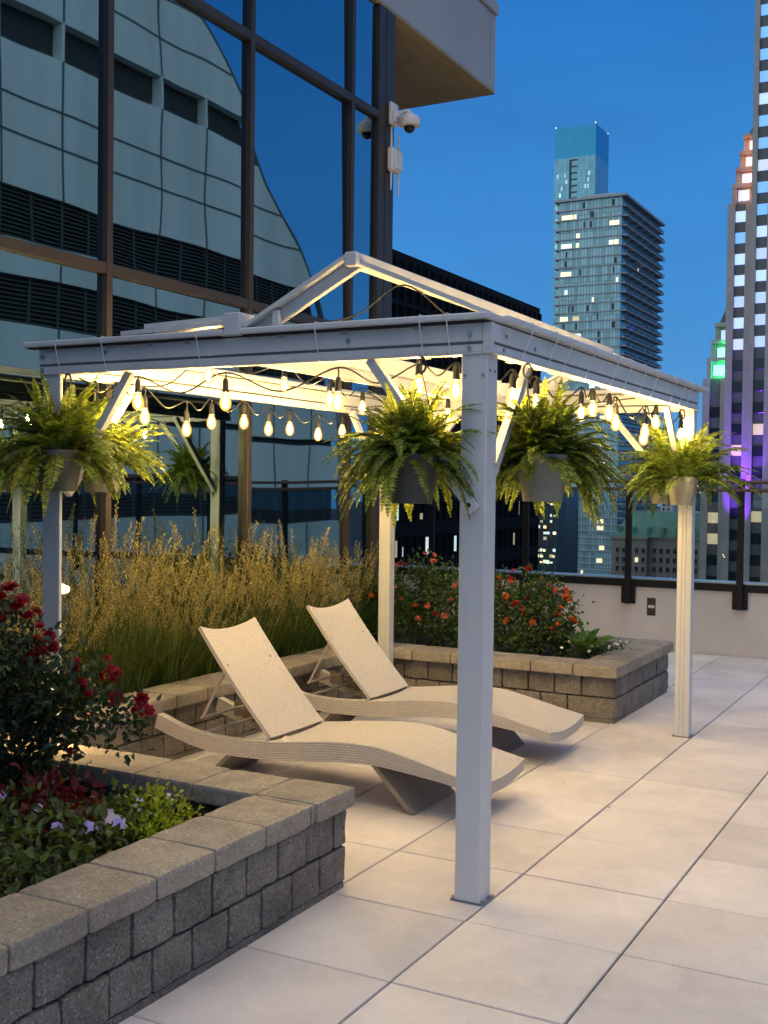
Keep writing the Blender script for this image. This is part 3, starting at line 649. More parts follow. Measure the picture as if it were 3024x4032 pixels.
def make_lounger():
    t = thing('sun_lounger', 'nearer beige wicker sun lounger behind the front pergola post', 'sun lounger', (-1.4, 2.01, 0), 'wicker sun loungers under the pergola')
    Y0, Y1 = 1.70, 2.32
    def grid(g, rows, mi, us, vs_):
        for i in range(len(rows) - 1):
            for j in range(len(rows[0]) - 1):
                g.face([rows[i][j], rows[i + 1][j], rows[i + 1][j + 1], rows[i][j + 1]], mi,
                       [(us[i], vs_[j]), (us[i + 1], vs_[j]), (us[i + 1], vs_[j + 1]), (us[i], vs_[j + 1])])
    # seat: full-width shell from the hinge to the foot, dished across
    xs = [-1.66 + (1.235) * i / 40 for i in range(41)]; NY = 16
    yy = [Y0 + (Y1 - Y0) * j / NY for j in range(NY + 1)]
    def sag(j, x):
        v = 2 * j / NY - 1; e = 1 - abs(v) ** 2.4
        return -0.030 * e * (0.5 + 0.5 * min(1, (x + 1.7) / 0.3)) + (0.004 * (1 - max(0, abs(v) - 0.9) / 0.1 * 1.0) - 0.004)
    tops = [[(x + 0.006 * (1 - (2 * j / NY - 1) ** 2) * max(0, (x + 0.75) / 0.33), y, lerp_tab(TOP, x) + sag(j, x)) for j, y in enumerate(yy)] for x in xs]
    bots = [[(x + 0.006 * (1 - (2 * j / NY - 1) ** 2) * max(0, (x + 0.75) / 0.33), y, lerp_tab(BOT, x) + sag(j, x) * 0.8) for j, y in enumerate(yy)] for x in xs]
    us = [0.0]
    for a, b in zip(xs[:-1], xs[1:]): us.append(us[-1] + math.hypot(b - a, lerp_tab(TOP, b) - lerp_tab(TOP, a)))
    g = MB(); grid(g, tops, 0, us, [y - Y0 for y in yy])
    grid(g, [list(reversed(r)) for r in bots], 1, us, [y - Y0 for y in yy])
    for j, fl in ((0, 1), (NY, 0)):
        rows = []
        for i in range(len(xs)):
            a, b = bots[i][j], tops[i][j]; rows.append([a, tuple((p + q) / 2 for p, q in zip(a, b)), b] if fl else [b, tuple((p + q) / 2 for p, q in zip(a, b)), a])
        grid(g, rows, 1, us, [0, 0.045, 0.09])
    for i, fl in ((len(xs) - 1, 1), (0, 0)):
        rows = [[bots[i][j], tops[i][j]] for j in range(NY + 1)]
        if not fl: rows.reverse()
        grid(g, rows, 1, [y - Y0 for y in yy], [0, 0.065])
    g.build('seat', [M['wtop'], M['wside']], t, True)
    # side rails that sweep up behind the backrest
    for (ya, yb) in ((Y0, Y0 + 0.05), (Y1 - 0.05, Y1)):
        g = MB(); xr = [-2.40 + 0.738 * i / 24 for i in range(25)]; u2 = [x + 2.4 for x in xr]
        tp = [(x, lerp_tab(TOP, x)) for x in xr]; bt = [(x - 0.02 * max(0, (-2.2 - x) / 0.2), lerp_tab(BOT, x)) for x in xr]
        A = [(p[0], ya, p[1]) for p in tp]; B = [(p[0], yb, p[1]) for p in tp]; C_ = [(p[0], ya, p[1]) for p in bt]; D = [(p[0], yb, p[1]) for p in bt]
        grid(g, [[a, b] for a, b in zip(A, B)], 0, u2, [0, 0.05]); grid(g, [[c, a] for c, a in zip(C_, A)], 0, u2, [0, 0.09])
        grid(g, [[b, d] for b, d in zip(B, D)], 0, u2, [0, 0.09]); grid(g, [[d, c] for d, c in zip(D, C_)], 0, u2, [0, 0.05])
        g.face([A[0], C_[0], D[0], B[0]], 0, [(0, 0), (0, .09), (.05, .09), (.05, 0)])
        g.build('side_rail', [M['wside']], t, True)
    # backrest: thin dished panel
    p0, p1 = Vector((-1.655, 0, 0.296)), Vector((-2.145, 0, 0.858)); d = (p1 - p0); ln = d.length; d.normalize(); nr = Vector((-d.z, 0, d.x)) * -1
    g = MB(); K = 30; yb0, yb1 = Y0 + 0.045, Y1 - 0.045
    F, Bk = [], []
    for i in range(K + 1):
        s_ = i / K; bow = 0.018 * math.sin(math.pi * s_) - 0.015 * s_ * s_
        rf, rb = [], []
        for j in range(NY + 1):
            v = 2 * j / NY - 1; y = yb0 + (yb1 - yb0) * j / NY
            dish = 0.034 * (1 - abs(v) ** 2.2); topcurve = -0.022 * (1 - v * v) * s_ ** 6
            p = p0 + d * (ln * s_ + topcurve) - nr * (dish * (0.35 + 0.65 * s_) + bow * 0.6)
            rf.append((p.x, y, p.z)); q = p - nr * 0.024; rb.append((q.x, y, q.z))
        F.append(rf); Bk.append(rb)
    uu = [ln * i / K for i in range(K + 1)]; vv = [0.53 * j / NY for j in range(NY + 1)]
    grid(g, [list(reversed(r)) for r in F], 0, uu, vv); grid(g, Bk, 1, uu, vv)
    for j, fl in ((0, 0), (NY, 1)):
        rows = [[F[i][j], Bk[i][j]] for i in range(K + 1)]
        if fl: rows = [[b, a] for a, b in rows]
        grid(g, rows, 1, uu, [0, 0.024])
    grid(g, [[F[K][j], Bk[K][j]] for j in range(NY + 1)], 1, vv, [0, 0.024]); grid(g, [[Bk[0][j], F[0][j]] for j in range(NY + 1)], 1, vv, [0, 0.024])
    g.build('backrest', [M['wtop'], M['wside']], t, True)
    # splayed panel legs
    for (xt, zt, xb) in ((-1.01, 0.225, -0.79), (-1.93, 0.185, -2.13)):
        g = MB(); th = 0.034 if xb > -1.5 else -0.034
        a, b = Y0 + 0.045, Y1 - 0.075
        pts = [(xt - th, a, zt), (xb - th, a, 0.002), (xb, a, 0.002), (xt, a, zt)]; q = [(p[0], b, p[2]) for p in pts]
        hgt = 0.3
        for i in range(4):
            k = (i + 1) % 4; wv = hgt if i in (0, 2) else 0.034
            g.face([pts[i], q[i], q[k], pts[k]] if th > 0 else [pts[k], q[k], q[i], pts[i]], 0, [(0, 0), (0.5, 0), (0.5, wv), (0, wv)] if th > 0 else [(0, wv), (0.5, wv), (0.5, 0), (0, 0)])
        g.face(pts if th > 0 else pts[::-1], 0, [(0, 0), (0, .25), (.034, .25), (.034, 0)]); g.face(q[::-1] if th > 0 else q, 0, [(0, 0), (0, .25), (.034, .25), (.034, 0)])
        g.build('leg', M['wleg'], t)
    for y in (Y0 + 0.10, Y1 - 0.10):
        g = MB(); g.tube([(-1.985, y, 0.655), (-2.155, y, 0.345)], 0.009, 8); g.build('prop_strut', M['lmetal'], t, True)
    g = MB(); g.tube([(-2.12, Y0 + 0.05, 0.265), (-2.12, Y1 - 0.05, 0.265)], 0.009, 8); g.tube([(-2.16, Y0 + 0.09, 0.34), (-2.16, Y1 - 0.09, 0.34)], 0.008, 8); g.build('cross_bar', M['lmetal'], t, True)
    g = MB()
    pl = [(-2.34, Y1 - 0.056, 0.315), (-2.02, Y1 - 0.056, 0.19), (-2.02, Y1 - 0.056, 0.255), (-2.16, Y1 - 0.056, 0.33), (-2.30, Y1 - 0.056, 0.355)]
    for i in range(4):
        x = -2.27 + i * 0.065; z = 0.262 - i * 0.012
        g.box((x, Y1 - 0.064, z), (x + 0.05, Y1 - 0.053, z + 0.085))
        g.box((x + 0.05, Y1 - 0.064, z), (x + 0.065, Y1 - 0.053, z + 0.045))
    g.build('notch_plate', M['wleg'], t)
    return t
lg = make_lounger()
l2 = copy_tree(lg); l2.location = (-1.4 - 0.095, 2.01 + 1.28, 0)
l2['label'] = 'farther beige wicker sun lounger beside the far stone planter'

# ------------------------------------------------------------------ hanging ferns
def fern_mesh(seed, nf, lmin, lmax, el0, el1, droop, pl=0.044, bias=None, npin=24, curl=0.0, gap=0.0):
    rg = random.Random(seed); g = MB(); st = MB()
    for k in range(nf):
        th = 2 * math.pi * (k / nf) + rg.uniform(-.35, .35)
        if bias and rg.random() < bias[1]: th = bias[0] + rg.gauss(0, 0.6)
        el = RAD(rg.uniform(el0, el1)); ln = rg.uniform(lmin, lmax)
        away = abs((th + 1.15 + math.pi) % (2 * math.pi) - math.pi)
        if gap and away < gap and rg.random() < 0.86: el = RAD(rg.uniform(48, 85)); ln *= 0.62
        d = Vector((math.cos(th) * math.cos(el), math.sin(th) * math.cos(el), math.sin(el)))
        rr = rg.uniform(0, 0.07); p = Vector((math.cos(th) * rr, math.sin(th) * rr, 0.0))
        ds = ln / npin; dr = droop * rg.uniform(0.7, 1.35); yaw = rg.uniform(-curl, curl)
        path = [p.copy()]; side = d.cross(Vector((0, 0, 1)))
        if side.length < 0.1: side = Vector((1, 0, 0))
        side.normalize(); roll = rg.uniform(-0.7, 0.7)
        lw = pl * rg.uniform(0.8, 1.2)
        for i in range(npin):
            d.z -= dr * ds; d.x += math.cos(th + 1.57) * yaw * ds; d.y += math.sin(th + 1.57) * yaw * ds
            d.normalize(); p = p + d * ds; path.append(p.copy())
            sd = d.cross(Vector((0, 0, 1)))
            if sd.length > 0.15: side = sd.normalized()
            up = side.cross(d).normalized()
            u = (i + 1) / npin
            l_ = lw * min(1.0, 0.35 + u * 2.6) * (1 - u ** 3.2) + 0.004
            if u < 0.10: continue
            for sg in (-1, 1):
                ax = (side * sg * math.cos(roll * sg * 0.5) + up * (math.sin(roll) * sg * 0.5 - 0.12 + rg.uniform(-.25, .25)) + d * (0.28 + rg.uniform(-.12, .12))).normalized()
                wv = (d - ax * d.dot(ax)).normalized() * (ds * 0.43 + 0.0016)
                q = p + ax * 0.001
                tip = q + ax * l_ * rg.uniform(0.85, 1.1) - up * l_ * rg.uniform(0.0, 0.22)
                g.face([q - wv * 0.5, q + ax * l_ * 0.45 - wv, tip, q + ax * l_ * 0.45 + wv, q + wv * 0.5])
        st.tube(path[::4] + [path[-1]], [0.0022] * (len(path[::4]) - 1) + [0.0015, 0.0008], 4, cap=False)
    return g, st
def pot_prof(r0, r1, h):
    return [(r1 * 0.35, -h), (r1, -h), (r1 * 1.01, -h + 0.01), (r0 * 0.94, -0.035), (r0, -0.034), (r0 * 1.01, -0.003), (r0 * 0.97, 0.0), (r0 * 0.92, -0.004), (r0 * 0.90, -0.035), (0.004, -0.03)]
FERN = []
for (sd, nf, a, b, e0, e1, dr, pl_, bias, cu, gp) in (
    (1, 270, 0.18, 0.43, 0, 88, 5.0, 0.037, None, 1.2, 0.62),
    (2, 340, 0.18, 0.42, 0, 88, 5.6, 0.034, None, 1.4, 0.6),
    (3, 520, 0.16, 0.37, -5, 88, 6.0, 0.028, (-1.9, 0.22), 2.4, 0.95),
    (4, 170, 0.24, 0.47, 10, 82, 3.6, 0.040, None, 1.0, 0.8)):
    FERN.append(fern_mesh(sd, nf, a, b, e0, e1, dr, pl_, bias, 26, cu, gp))
FM = {}
def fern(label, loc, kind, rot=0.0, r0=0.118, h=0.20, hook=None, scale=1.0, dark=False, tilt=0.0):
    t = thing('hanging_fern', label, 'hanging plant', loc, 'ferns in hanging pots on the pergola')
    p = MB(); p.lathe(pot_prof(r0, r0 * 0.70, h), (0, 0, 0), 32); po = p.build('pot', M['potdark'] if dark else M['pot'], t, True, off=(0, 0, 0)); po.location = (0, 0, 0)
    if kind not in FM:
        g, s_ = FERN[kind]
        o1 = g.build('foliage', M['fern'], t, False, off=(0, 0, 0)); o2 = s_.build('frond_stems', M['fern_stem'], t, True, off=(0, 0, 0)); FM[kind] = (o1.data, o2.data)
    else:
        o1 = bpy.data.objects.new('foliage', FM[kind][0]); o2 = bpy.data.objects.new('frond_stems', FM[kind][1])
        for o in (o1, o2): COL.objects.link(o); o.parent = t
    for o in (o1, o2): o.rotation_euler = (0, 0, rot); o.location = (0, 0, -0.02); o.scale = (scale,) * 3
    if hook is not None:
        hk = Vector(hook) - Vector(loc); g = MB()
        for k in range(3):
            a = 2.09 * k + 0.5
            g.tube([(r0 * 0.95 * math.cos(a), r0 * 0.95 * math.sin(a), -0.005), (hk.x, hk.y, hk.z - 0.055)], 0.0022, 5)
        ring = [(hk.x + 0.019 * math.sin(u / 14 * 6.283), hk.y, hk.z - 0.030 + 0.030 * math.cos(u / 14 * 6.283)) for u in range(15)]
        g.tube(ring, 0.0048, 6, cap=False); g.build('hanger', M['cable'], t, True, off=(0, 0, 0))
    return t
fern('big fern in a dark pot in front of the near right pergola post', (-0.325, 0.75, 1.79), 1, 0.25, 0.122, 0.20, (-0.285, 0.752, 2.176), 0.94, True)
fern('bushy fern in a grey green pot hanging under the right beam', (0.015, 1.345, 1.805), 2, 0.0, 0.122, 0.205, (0.02, 1.13, 2.176), 1.08)
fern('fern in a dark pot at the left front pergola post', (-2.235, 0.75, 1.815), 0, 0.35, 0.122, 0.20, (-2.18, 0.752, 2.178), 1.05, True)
fern('fern in a brightly lit pot just inside the left front post', (-2.30, 1.12, 1.80), 3, -0.3, 0.118, 0.19, (-2.33, 1.1, 2.178), 0.85)
fern('fern in a beige pot in front of the far right post', (-0.045, 4.10, 1.742), 3, 0.1, 0.104, 0.185, (-0.03, 4.0, 2.172), 1.12)
fern('small fern half hidden behind the far right fern', (-0.235, 4.34, 1.745), 0, 5.1, 0.104, 0.185, (-0.235, 4.36, 2.172), 0.85)
fern('fern on the far left pergola post seen behind the big dark fern', (-2.06, 4.30, 1.76), 0, 1.0, 0.11, 0.19, (-2.06, 4.30, 2.172), 0.9)

# ------------------------------------------------------------------ feathery grass
def grass_mesh(seed):
    rg = random.Random(seed); g = MB(); pm = MB()
    def blade(ang, r, h, lean, wd, mb_, n=5):
        p = Vector((math.cos(ang) * r, math.sin(ang) * r, 0)); d = Vector((math.cos(ang) * lean, math.sin(ang) * lean, 1)).normalized()
        sd = Vector((-math.sin(ang + rg.uniform(-1, 1)), math.cos(ang), 0)).normalized(); pr = None; b0 = len(mb_.v)
        for i in range(n + 1):
            u = i / n; ww = wd * (1 - u ** 1.5) + 0.0006
            mb_.v += [tuple(p - sd * ww), tuple(p + sd * ww)]
            if i: mb_.f.append((b0 + 2*i - 2, b0 + 2*i - 1, b0 + 2*i + 1, b0 + 2*i)); mb_.mi.append(0)
            d = Vector((d.x * 1.16 + math.cos(ang) * 0.02, d.y * 1.16 + math.sin(ang) * 0.02, d.z - 0.02 * lean * 6 * u)).normalized(); p = p + d * (h / n)
        return p, d
    for k in range(230):
        a = rg.uniform(0, 6.283); blade(a, rg.uniform(0, 0.12), rg.uniform(0.35, 0.85), rg.uniform(0.05, 0.42), rg.uniform(0.0022, 0.0042), g)
    for k in range(56):
        a = rg.uniform(0, 6.283); r = rg.uniform(0, 0.11); h = rg.uniform(0.40, 0.84)
        tip, d = blade(a, r, h, rg.uniform(0.02, 0.20), 0.0014, pm, 4)
        pl = rg.uniform(0.17, 0.30); d = (d + Vector((rg.uniform(-.12, .12), rg.uniform(-.12, .12), 0.4))).normalized()
        nfl = 50
        for i in range(nfl):
            u = i / nfl; c = tip + d * pl * u; sp = 0.026 * (1 - u) ** 0.7 + 0.003
            e_ = Vector((rg.gauss(0, 1), rg.gauss(0, 1), rg.gauss(0.6, 0.6))).normalized()
            c = c + Vector((e_.x, e_.y, 0)) * sp * rg.random(); ax = (d * 1.2 + e_ * 0.8).normalized(); l_ = rg.uniform(0.012, 0.026)
            wv = ax.cross(Vector((rg.uniform(-1, 1), rg.uniform(-1, 1), rg.uniform(-1, 1)))).normalized() * 0.0032
            pm.face([c, c + ax * l_ * 0.5 + wv, c + ax * l_, c + ax * l_ * 0.5 - wv])
        pm.tube([tip - d * 0.01, tip + d * pl], 0.0009, 3, cap=False)
    return g, pm
gm = []
for sd in (1, 2, 3):
    t = thing('feather_reed_clump', 'clump of tall feathery golden grass in the long planter', 'grass', (0, 0, 0.33), 'feathery grass clumps in the long planter')
    a, b = grass_mesh(sd); a.build('blades', M['grass'], t, off=(0, 0, 0)); b.build('plumes', M['plume'], t, off=(0, 0, 0)); gm.append(t)
rg = random.Random(77); spots = []
yv = 0.80
while yv < 4.75:
    spots.append((-2.90 + rg.uniform(-.05, .06), yv, rg.uniform(0.92, 1.07))); yv += rg.uniform(0.19, 0.27)
for i, (x, y, s_) in enumerate(spots):
    o = gm[i] if i < 3 else copy_tree(gm[i % 3])
    o.location = (x, y, 0.33); o.rotation_euler = (0, 0, rg.uniform(0, 6.28)); o.scale = (s_, s_, s_ * rg.uniform(0.64, 0.88))

# ------------------------------------------------------------------ flowering plants
def leaf(g, p, ax, nrm, l_, wd, fold=0.25, mi=0):
    ax = ax.normalized(); sd = ax.cross(nrm)
    if sd.length < 1e-3: sd = ax.cross(Vector((0.3, 0.5, 0.8)))
    sd.normalize(); up = sd.cross(ax)
    a = p; t_ = p + ax * l_ - up * l_ * 0.15; m1 = p + ax * l_ * 0.45
    b = len(g.v)
    g.v += [tuple(a), tuple(p + ax * l_ * 0.3 + sd * wd * 0.45 + up * wd * fold), tuple(p + ax * l_ * 0.66 + sd * wd * 0.42 + up * wd * fold), tuple(t_),
            tuple(p + ax * l_ * 0.66 - sd * wd * 0.42 + up * wd * fold), tuple(p + ax * l_ * 0.3 - sd * wd * 0.45 + up * wd * fold), tuple(m1)]
    for f in ((0, 1, 6), (1, 2, 6), (2, 3, 6), (3, 4, 6), (4, 5, 6), (5, 0, 6)): g.f.append(tuple(b + i for i in f)); g.mi.append(mi)
def rnd_dir(rg, zb=0.0):
    v = Vector((rg.gauss(0, 1), rg.gauss(0, 1), rg.gauss(0, 1) + zb)); return v.normalized()
def bloom(rg, c, r, petals, dirn, cup=0.6, eye=False):
    g = MB(); z = dirn.normalized(); a = z.cross(Vector((0.2, 0.9, 0.3))).normalized(); b = z.cross(a)
    rings = ((petals, 1.0, 1.15), (max(3, petals - 2), 0.72, 0.75), (max(3, petals - 3), 0.42, 0.4)) if cup > 0.3 else ((petals, 1.0, 1.4),)
    for n_, rr, tl in rings:
        of = rg.uniform(0, 6)
        for k in range(n_):
            th = of + 6.283 * k / n_ + rg.uniform(-.2, .2); e_ = a * math.cos(th) + b * math.sin(th)
            ax = (e_ * tl + z * cup * rg.uniform(0.5, 1.1)).normalized()
            leaf(g, c + z * (1 - rr) * r * 0.25, ax, z, r * (0.55 + 0.5 * rr), r * (0.95 if cup > 0.3 else 0.98) * (0.6 + 0.4 * rr), 0.16 if cup > 0.3 else 0.05)
    return g
def shrub(name, label, cat, base, ells, nleaf, lsize, lmat, blooms, bmat, bsize, seed, group=None, stems=8, clump=40, petals=6, stemmat=None, updir=0.6, bname='rose_bloom', cupv=0.6, droop=0.0):
    rg = random.Random(seed); t = thing(name, label, cat, base, group); B = Vector(base)
    g = MB(); tot = sum(e_[1][0] * e_[1][1] * e_[1][2] for e_ in ells)
    cl = []
    for c, r, in ells:
        k = max(2, int(clump * r[0] * r[1] * r[2] / tot))
        for _ in range(k):
            d = rnd_dir(rg, 0.25) * (rg.random() ** 0.38); cl.append(Vector((c[0] + d.x * r[0], c[1] + d.y * r[1], c[2] + d.z * r[2])))
    for i in range(nleaf):
        c = rg.choice(cl); p = c + Vector((rg.gauss(0, 1), rg.gauss(0, 1), rg.gauss(0, 0.9))) * lsize * 1.35
        if p.z < B.z + 0.01: continue
        ax = ((p - c) * 8 + rnd_dir(rg, updir - droop)).normalized(); nr = rnd_dir(rg, 1.5)
        leaf(g, p, ax, nr, lsize * rg.uniform(0.6, 1.3), lsize * rg.uniform(0.45, 0.75), 0.2)
    g.build('foliage', lmat, t)
    s_ = MB()
    for i in range(stems):
        c = rg.choice(cl); a = B + Vector((rg.uniform(-.05, .05), rg.uniform(-.05, .05), -0.01)); mid = a.lerp(c, 0.5) + Vector((0, 0, 0.06)); s_.tube(smooth_pts([a, mid, c], 4), [0.006 - 0.0005 * j for j in range(9)], 5)
    s_.build('stems', stemmat or M['stem'], t, True)
    for bl in blooms:
        c = Vector(bl[:3]) + Vector((0, 0, 0.012 if bname == 'flower' else 0)); out = (c - Vector(ells[0][0])); out.z = abs(out.z) + 0.2
        dv = (Vector((0.5, -0.6, 0.75)) + rnd_dir(rg) * 0.4) if bname == 'flower' else (out.normalized() + rnd_dir(rg, .3) * .5 + Vector((0.35, -0.5, 0.1)))
        g = bloom(rg, c, bsize * (bl[3] if len(bl) > 3 else rg.uniform(0.8, 1.2)), petals, dv, cupv)
        g.build(bname, bl[4] if len(bl) > 4 else bmat, t, True)
    return t
# big red rose bush, its blooms set out as the photograph shows them
RB = [(-2.02, .10, 1.255, 1.4), (-1.99, .08, 1.20, 1.5), (-1.945, .10, 1.165, 1.4), (-1.90, .12, 1.205, 1.2), (-1.86, .12, 1.14, 1.3), (-1.97, .05, 1.235, 1.2), (-2.06, .1, 1.19, 1.3),
      (-1.82, .15, 1.09, 1.0), (-1.93, .1, 1.06, 1.0), (-1.73, .18, 1.01, 1.0), (-1.70, .18, .97, .9), (-1.80, .15, .965, 1.3), (-1.78, .14, .92, 1.4), (-1.83, .13, .89, 1.2), (-1.76, .16, .945, 1.1),
      (-1.60, .2, .885, .9), (-1.44, .24, .885, .9), (-1.41, .24, .875, .8), (-1.48, .22, .86, .8), (-1.56, .2, .82, 1.0), (-1.54, .2, .79, .9), (-1.42, .24, .77, 1.1), (-1.30, .26, .775, 1.1), (-1.31, .26, .72, .9),
      (-1.82, .1, .80, 1.1), (-1.66, .14, .65, 1.2), (-1.68, .12, .62, .9), (-1.76, .08, .63, 1.0), (-1.50, .2, .69, .8), (-2.0, .05, .75, 1.1), (-2.05, .02, .86, 1.1), (-1.64, .17, .56, .8)]
pk = [M['rose_red'], M['rose_red'], M['rose_red'], leafmat('crimson_petal', (0.30, 0.010, 0.022), 0.4, 0.25, 0.5, (0.5, 0.02, 0.05))]
rb_ = random.Random(3)
RB += [(b[0] + rb_.uniform(-.05, .05), b[1] + rb_.uniform(-.03, .03), b[2] + rb_.uniform(-.045, .045), b[3] * rb_.uniform(.6, .95)) for b in RB if rb_.random() < 0.85]
RB = [(*b, pk[i % 4]) for i, b in enumerate(RB)]
shrub('rose_bush', 'big dark rose bush with deep red blooms in the near planter', 'rose bush', (-1.95, 0.08, 0.30),
      [((-1.98, 0.06, 0.76), (0.30, 0.26, 0.38)), ((-1.74, 0.12, 0.72), (0.28, 0.22, 0.27)), ((-1.52, 0.18, 0.68), (0.24, 0.18, 0.17)), ((-2.02, 0.04, 1.12), (0.17, 0.15, 0.18)), ((-2.25, -0.1, 0.8), (0.3, 0.3, 0.4)), ((-1.85, 0.08, 0.48), (0.22, 0.2, 0.16))],
      6800, 0.040, M['rose_leaf'], RB, M['rose_red'], 0.033, 9, None, 24, 260, 8)
# coral roses by the parapet
cor = [M['rose_pink'], M['rose_pink'], M['rose_red'], M['orange']]
rg = random.Random(31)
KIND = [('half hidden behind the far left pergola post', -2.78, 0.90), ('between far left post and near right post', -2.30, 1.02), ('directly behind the near right pergola post', -1.82, 0.95), ('right of the near right post against the parapet', -1.36, 0.97)]
for i, (lb, x, hz) in enumerate(KIND):
    bl = []
    for k in range(11 if i else 7):
        bl.append((x + rg.uniform(-.27, .27), 4.86 + rg.uniform(-.16, .08), rg.uniform(0.55, hz + 0.05), rg.uniform(0.7, 1.1), cor[rg.randrange(4)]))
    if i == 1: bl += [(-2.52, 4.9, 1.02, 1.1, M['rose_red']), (-2.47, 4.9, 1.01, 1.0, M['rose_red']), (-2.32, 4.95, 1.11, 0.8, M['rose_pink']), (-2.24, 4.95, 1.10, 0.9, M['rose_pink'])]
    if i == 3: bl += [(-1.43, 4.95, 1.02, 1.3, M['rose_red']), (-1.55, 4.95, 1.0, 1.1, M['rose_pink']), (-1.32, 4.95, .95, 1.0, M['rose_pink']), (-1.25, 4.92, .90, 1.0, M['rose_pink']), (-1.20, 4.92, .86, 1, M['rose_pink']), (-1.26, 4.9, .82, 1, M['rose_red']), (-1.12, 4.95, .88, .9, M['rose_pink']), (-1.47, 4.8, .76, 1.3, M['rose_red']), (-1.33, 4.8, .63, 1.0, M['orange']), (-1.53, 4.78, .63, 1.2, M['orange'])]
    ex = [((x + 0.02, 4.98, 0.62), (0.30, 0.24, 0.33)), ((x, 4.98, hz - 0.12), (0.2, 0.18, 0.16)), ((x - 0.08, 4.86, 0.47), (0.24, 0.14, 0.12))]
    shrub('rose_bush', 'coral rose bush ' + lb, 'rose bush', (x, 5.0, 0.34), ex, 3800, 0.036, M['bush_leaf'], bl, M['rose_pink'], 0.029, 40 + i, 'coral rose bushes in the far planter', 9, 130)
def broad(label, name, base, leaves, mt_, seed, flowers=None):
    rg = random.Random(seed); t = thing(name, label, 'plant', base); B = Vector(base); g = MB()
    for (az, el, l_, wd) in leaves:
        d = Vector((math.cos(RAD(az)) * math.cos(RAD(el)), math.sin(RAD(az)) * math.cos(RAD(el)), math.sin(RAD(el))))
        sd = d.cross(Vector((0, 0, 1))).normalized(); rows = []; p = B.copy(); n_ = 9
        for i in range(n_ + 1):
            u = i / n_; ww = wd * (math.sin(math.pi * min(1, 0.08 + 0.92 * u)) ** 0.75) * (1 if u < 1 else 0) * 0.5
            if u < 0.25: ww *= 0.25 + u * 3
            up = sd.cross(d)
            wob = 0.006 * math.sin(u * 14 + az)
            rows.append([p - sd * ww + up * (ww * 0.45 + wob), p - sd * ww * 0.5 + up * ww * 0.13, p, p + sd * ww * 0.5 + up * ww * 0.13, p + sd * ww + up * (ww * 0.45 - wob)])
            d = (d - Vector((0, 0, 0.09 * u))).normalized(); p = p + d * (l_ / n_)
        b = len(g.v)
        for r in rows: g.v += [tuple(q) for q in r]
        for i in range(n_):
            for j in range(4): g.f.append((b + i*5 + j, b + i*5 + j + 1, b + (i+1)*5 + j + 1, b + (i+1)*5 + j)); g.mi.append(0)
    g.build('foliage', mt_, t, 'all')
    for fl in (flowers or []):
        g = bloom(rg, Vector(fl[:3]), 0.035 * fl[3], 5, Vector((0.3, -0.4, 0.8)), 0.9); g.build('flower', M['orange'], t, True)
    return t
broad('broad leaved green plant with big upright leaves beside the roses', 'broad_leaf_plant', (-0.93, 4.86, 0.40),
      [(200, 80, .31, .12), (15, 40, .27, .20), (-45, 34, .22, .20), (-100, 42, .21, .19), (195, 48, .24, .18), (100, 58, .22, .16), (40, 64, .24, .15)], M['broad'], 3)
broad('bronze leaved canna with small orange flowers between roses and broad leaves', 'canna_plant', (-1.12, 4.90, 0.36),
      [(170, 75, .30, .13), (-60, 70, .26, .13), (-100, 50, .24, .12), (30, 76, .30, .11), (220, 55, .24, .12), (80, 70, .25, .1)], M['broad_dark'], 4,
      [(-1.10, 4.9, .82, 1.3), (-1.08, 4.9, .80, 1.0), (-1.14, 4.88, .74, .9), (-1.05, 4.9, .66, 1.0), (-1.03, 4.9, .64, 1.0), (-1.16, 4.9, .69, .9), (-1.20, 4.86, .58, .8)])
rg = random.Random(5)
wf = [(-0.93 + rg.uniform(-.2, .22), 4.83 + rg.uniform(-.14, .5), 0.46 + rg.uniform(-.02, .03), rg.uniform(.6, 1.0)) for _ in range(22)]
shrub('bedding_plant', 'low bedding plant with tiny white flowers at the far planter corner', 'bedding plant', (-0.92, 4.95, 0.345), [((-0.98, 4.84, 0.40), (0.17, 0.12, 0.055)), ((-0.86, 5.1, 0.41), (0.14, 0.3, 0.06))], 900, 0.022, M['bush_leaf'], wf, M['whiteflower'], 0.016, 21, None, 4, 60, 5, None, .6, 'flower', 0.2)
# near planter bedding
fl1 = [(-1.67, -.13, .45, 1.0, M['lav']), (-1.22, -.22, .47, .8, M['lav']), (-1.15, -.36, .47, 1.1, M['lav']), (-1.055, -.31, .47, 1.25, M['lav']), (-.985, -.225, .47, 1.25, M['lav']), (-1.05, -.20, .475, 1.1, M['whitepet']), (-1.02, -.19, .47, 1.0, M['whitepet']), (-1.35, -.25, .48, .8, M['lav']), (-1.05, -.26, .455, .5, M['whitepet']), (-1.19, -.78, .42, .8, M['lav'])]
shrub('impatiens', 'low variegated impatiens with lavender flowers along the near planter edge', 'bedding plant', (-1.15, -0.45, 0.31), [((-1.08, -0.30, 0.40), (0.17, 0.16, 0.075)), ((-1.22, -0.48, 0.40), (0.24, 0.20, 0.085)), ((-1.07, -0.80, 0.38), (0.18, 0.28, 0.08)), ((-1.5, -0.25, 0.40), (0.2, 0.18, 0.07)), ((-1.3, -1.2, 0.39), (0.3, 0.35, 0.08))], 2100, 0.045, M['impleaf'], fl1, M['lav'], 0.021, 51, None, 8, 130, 6, None, .5, 'flower', 0.18)
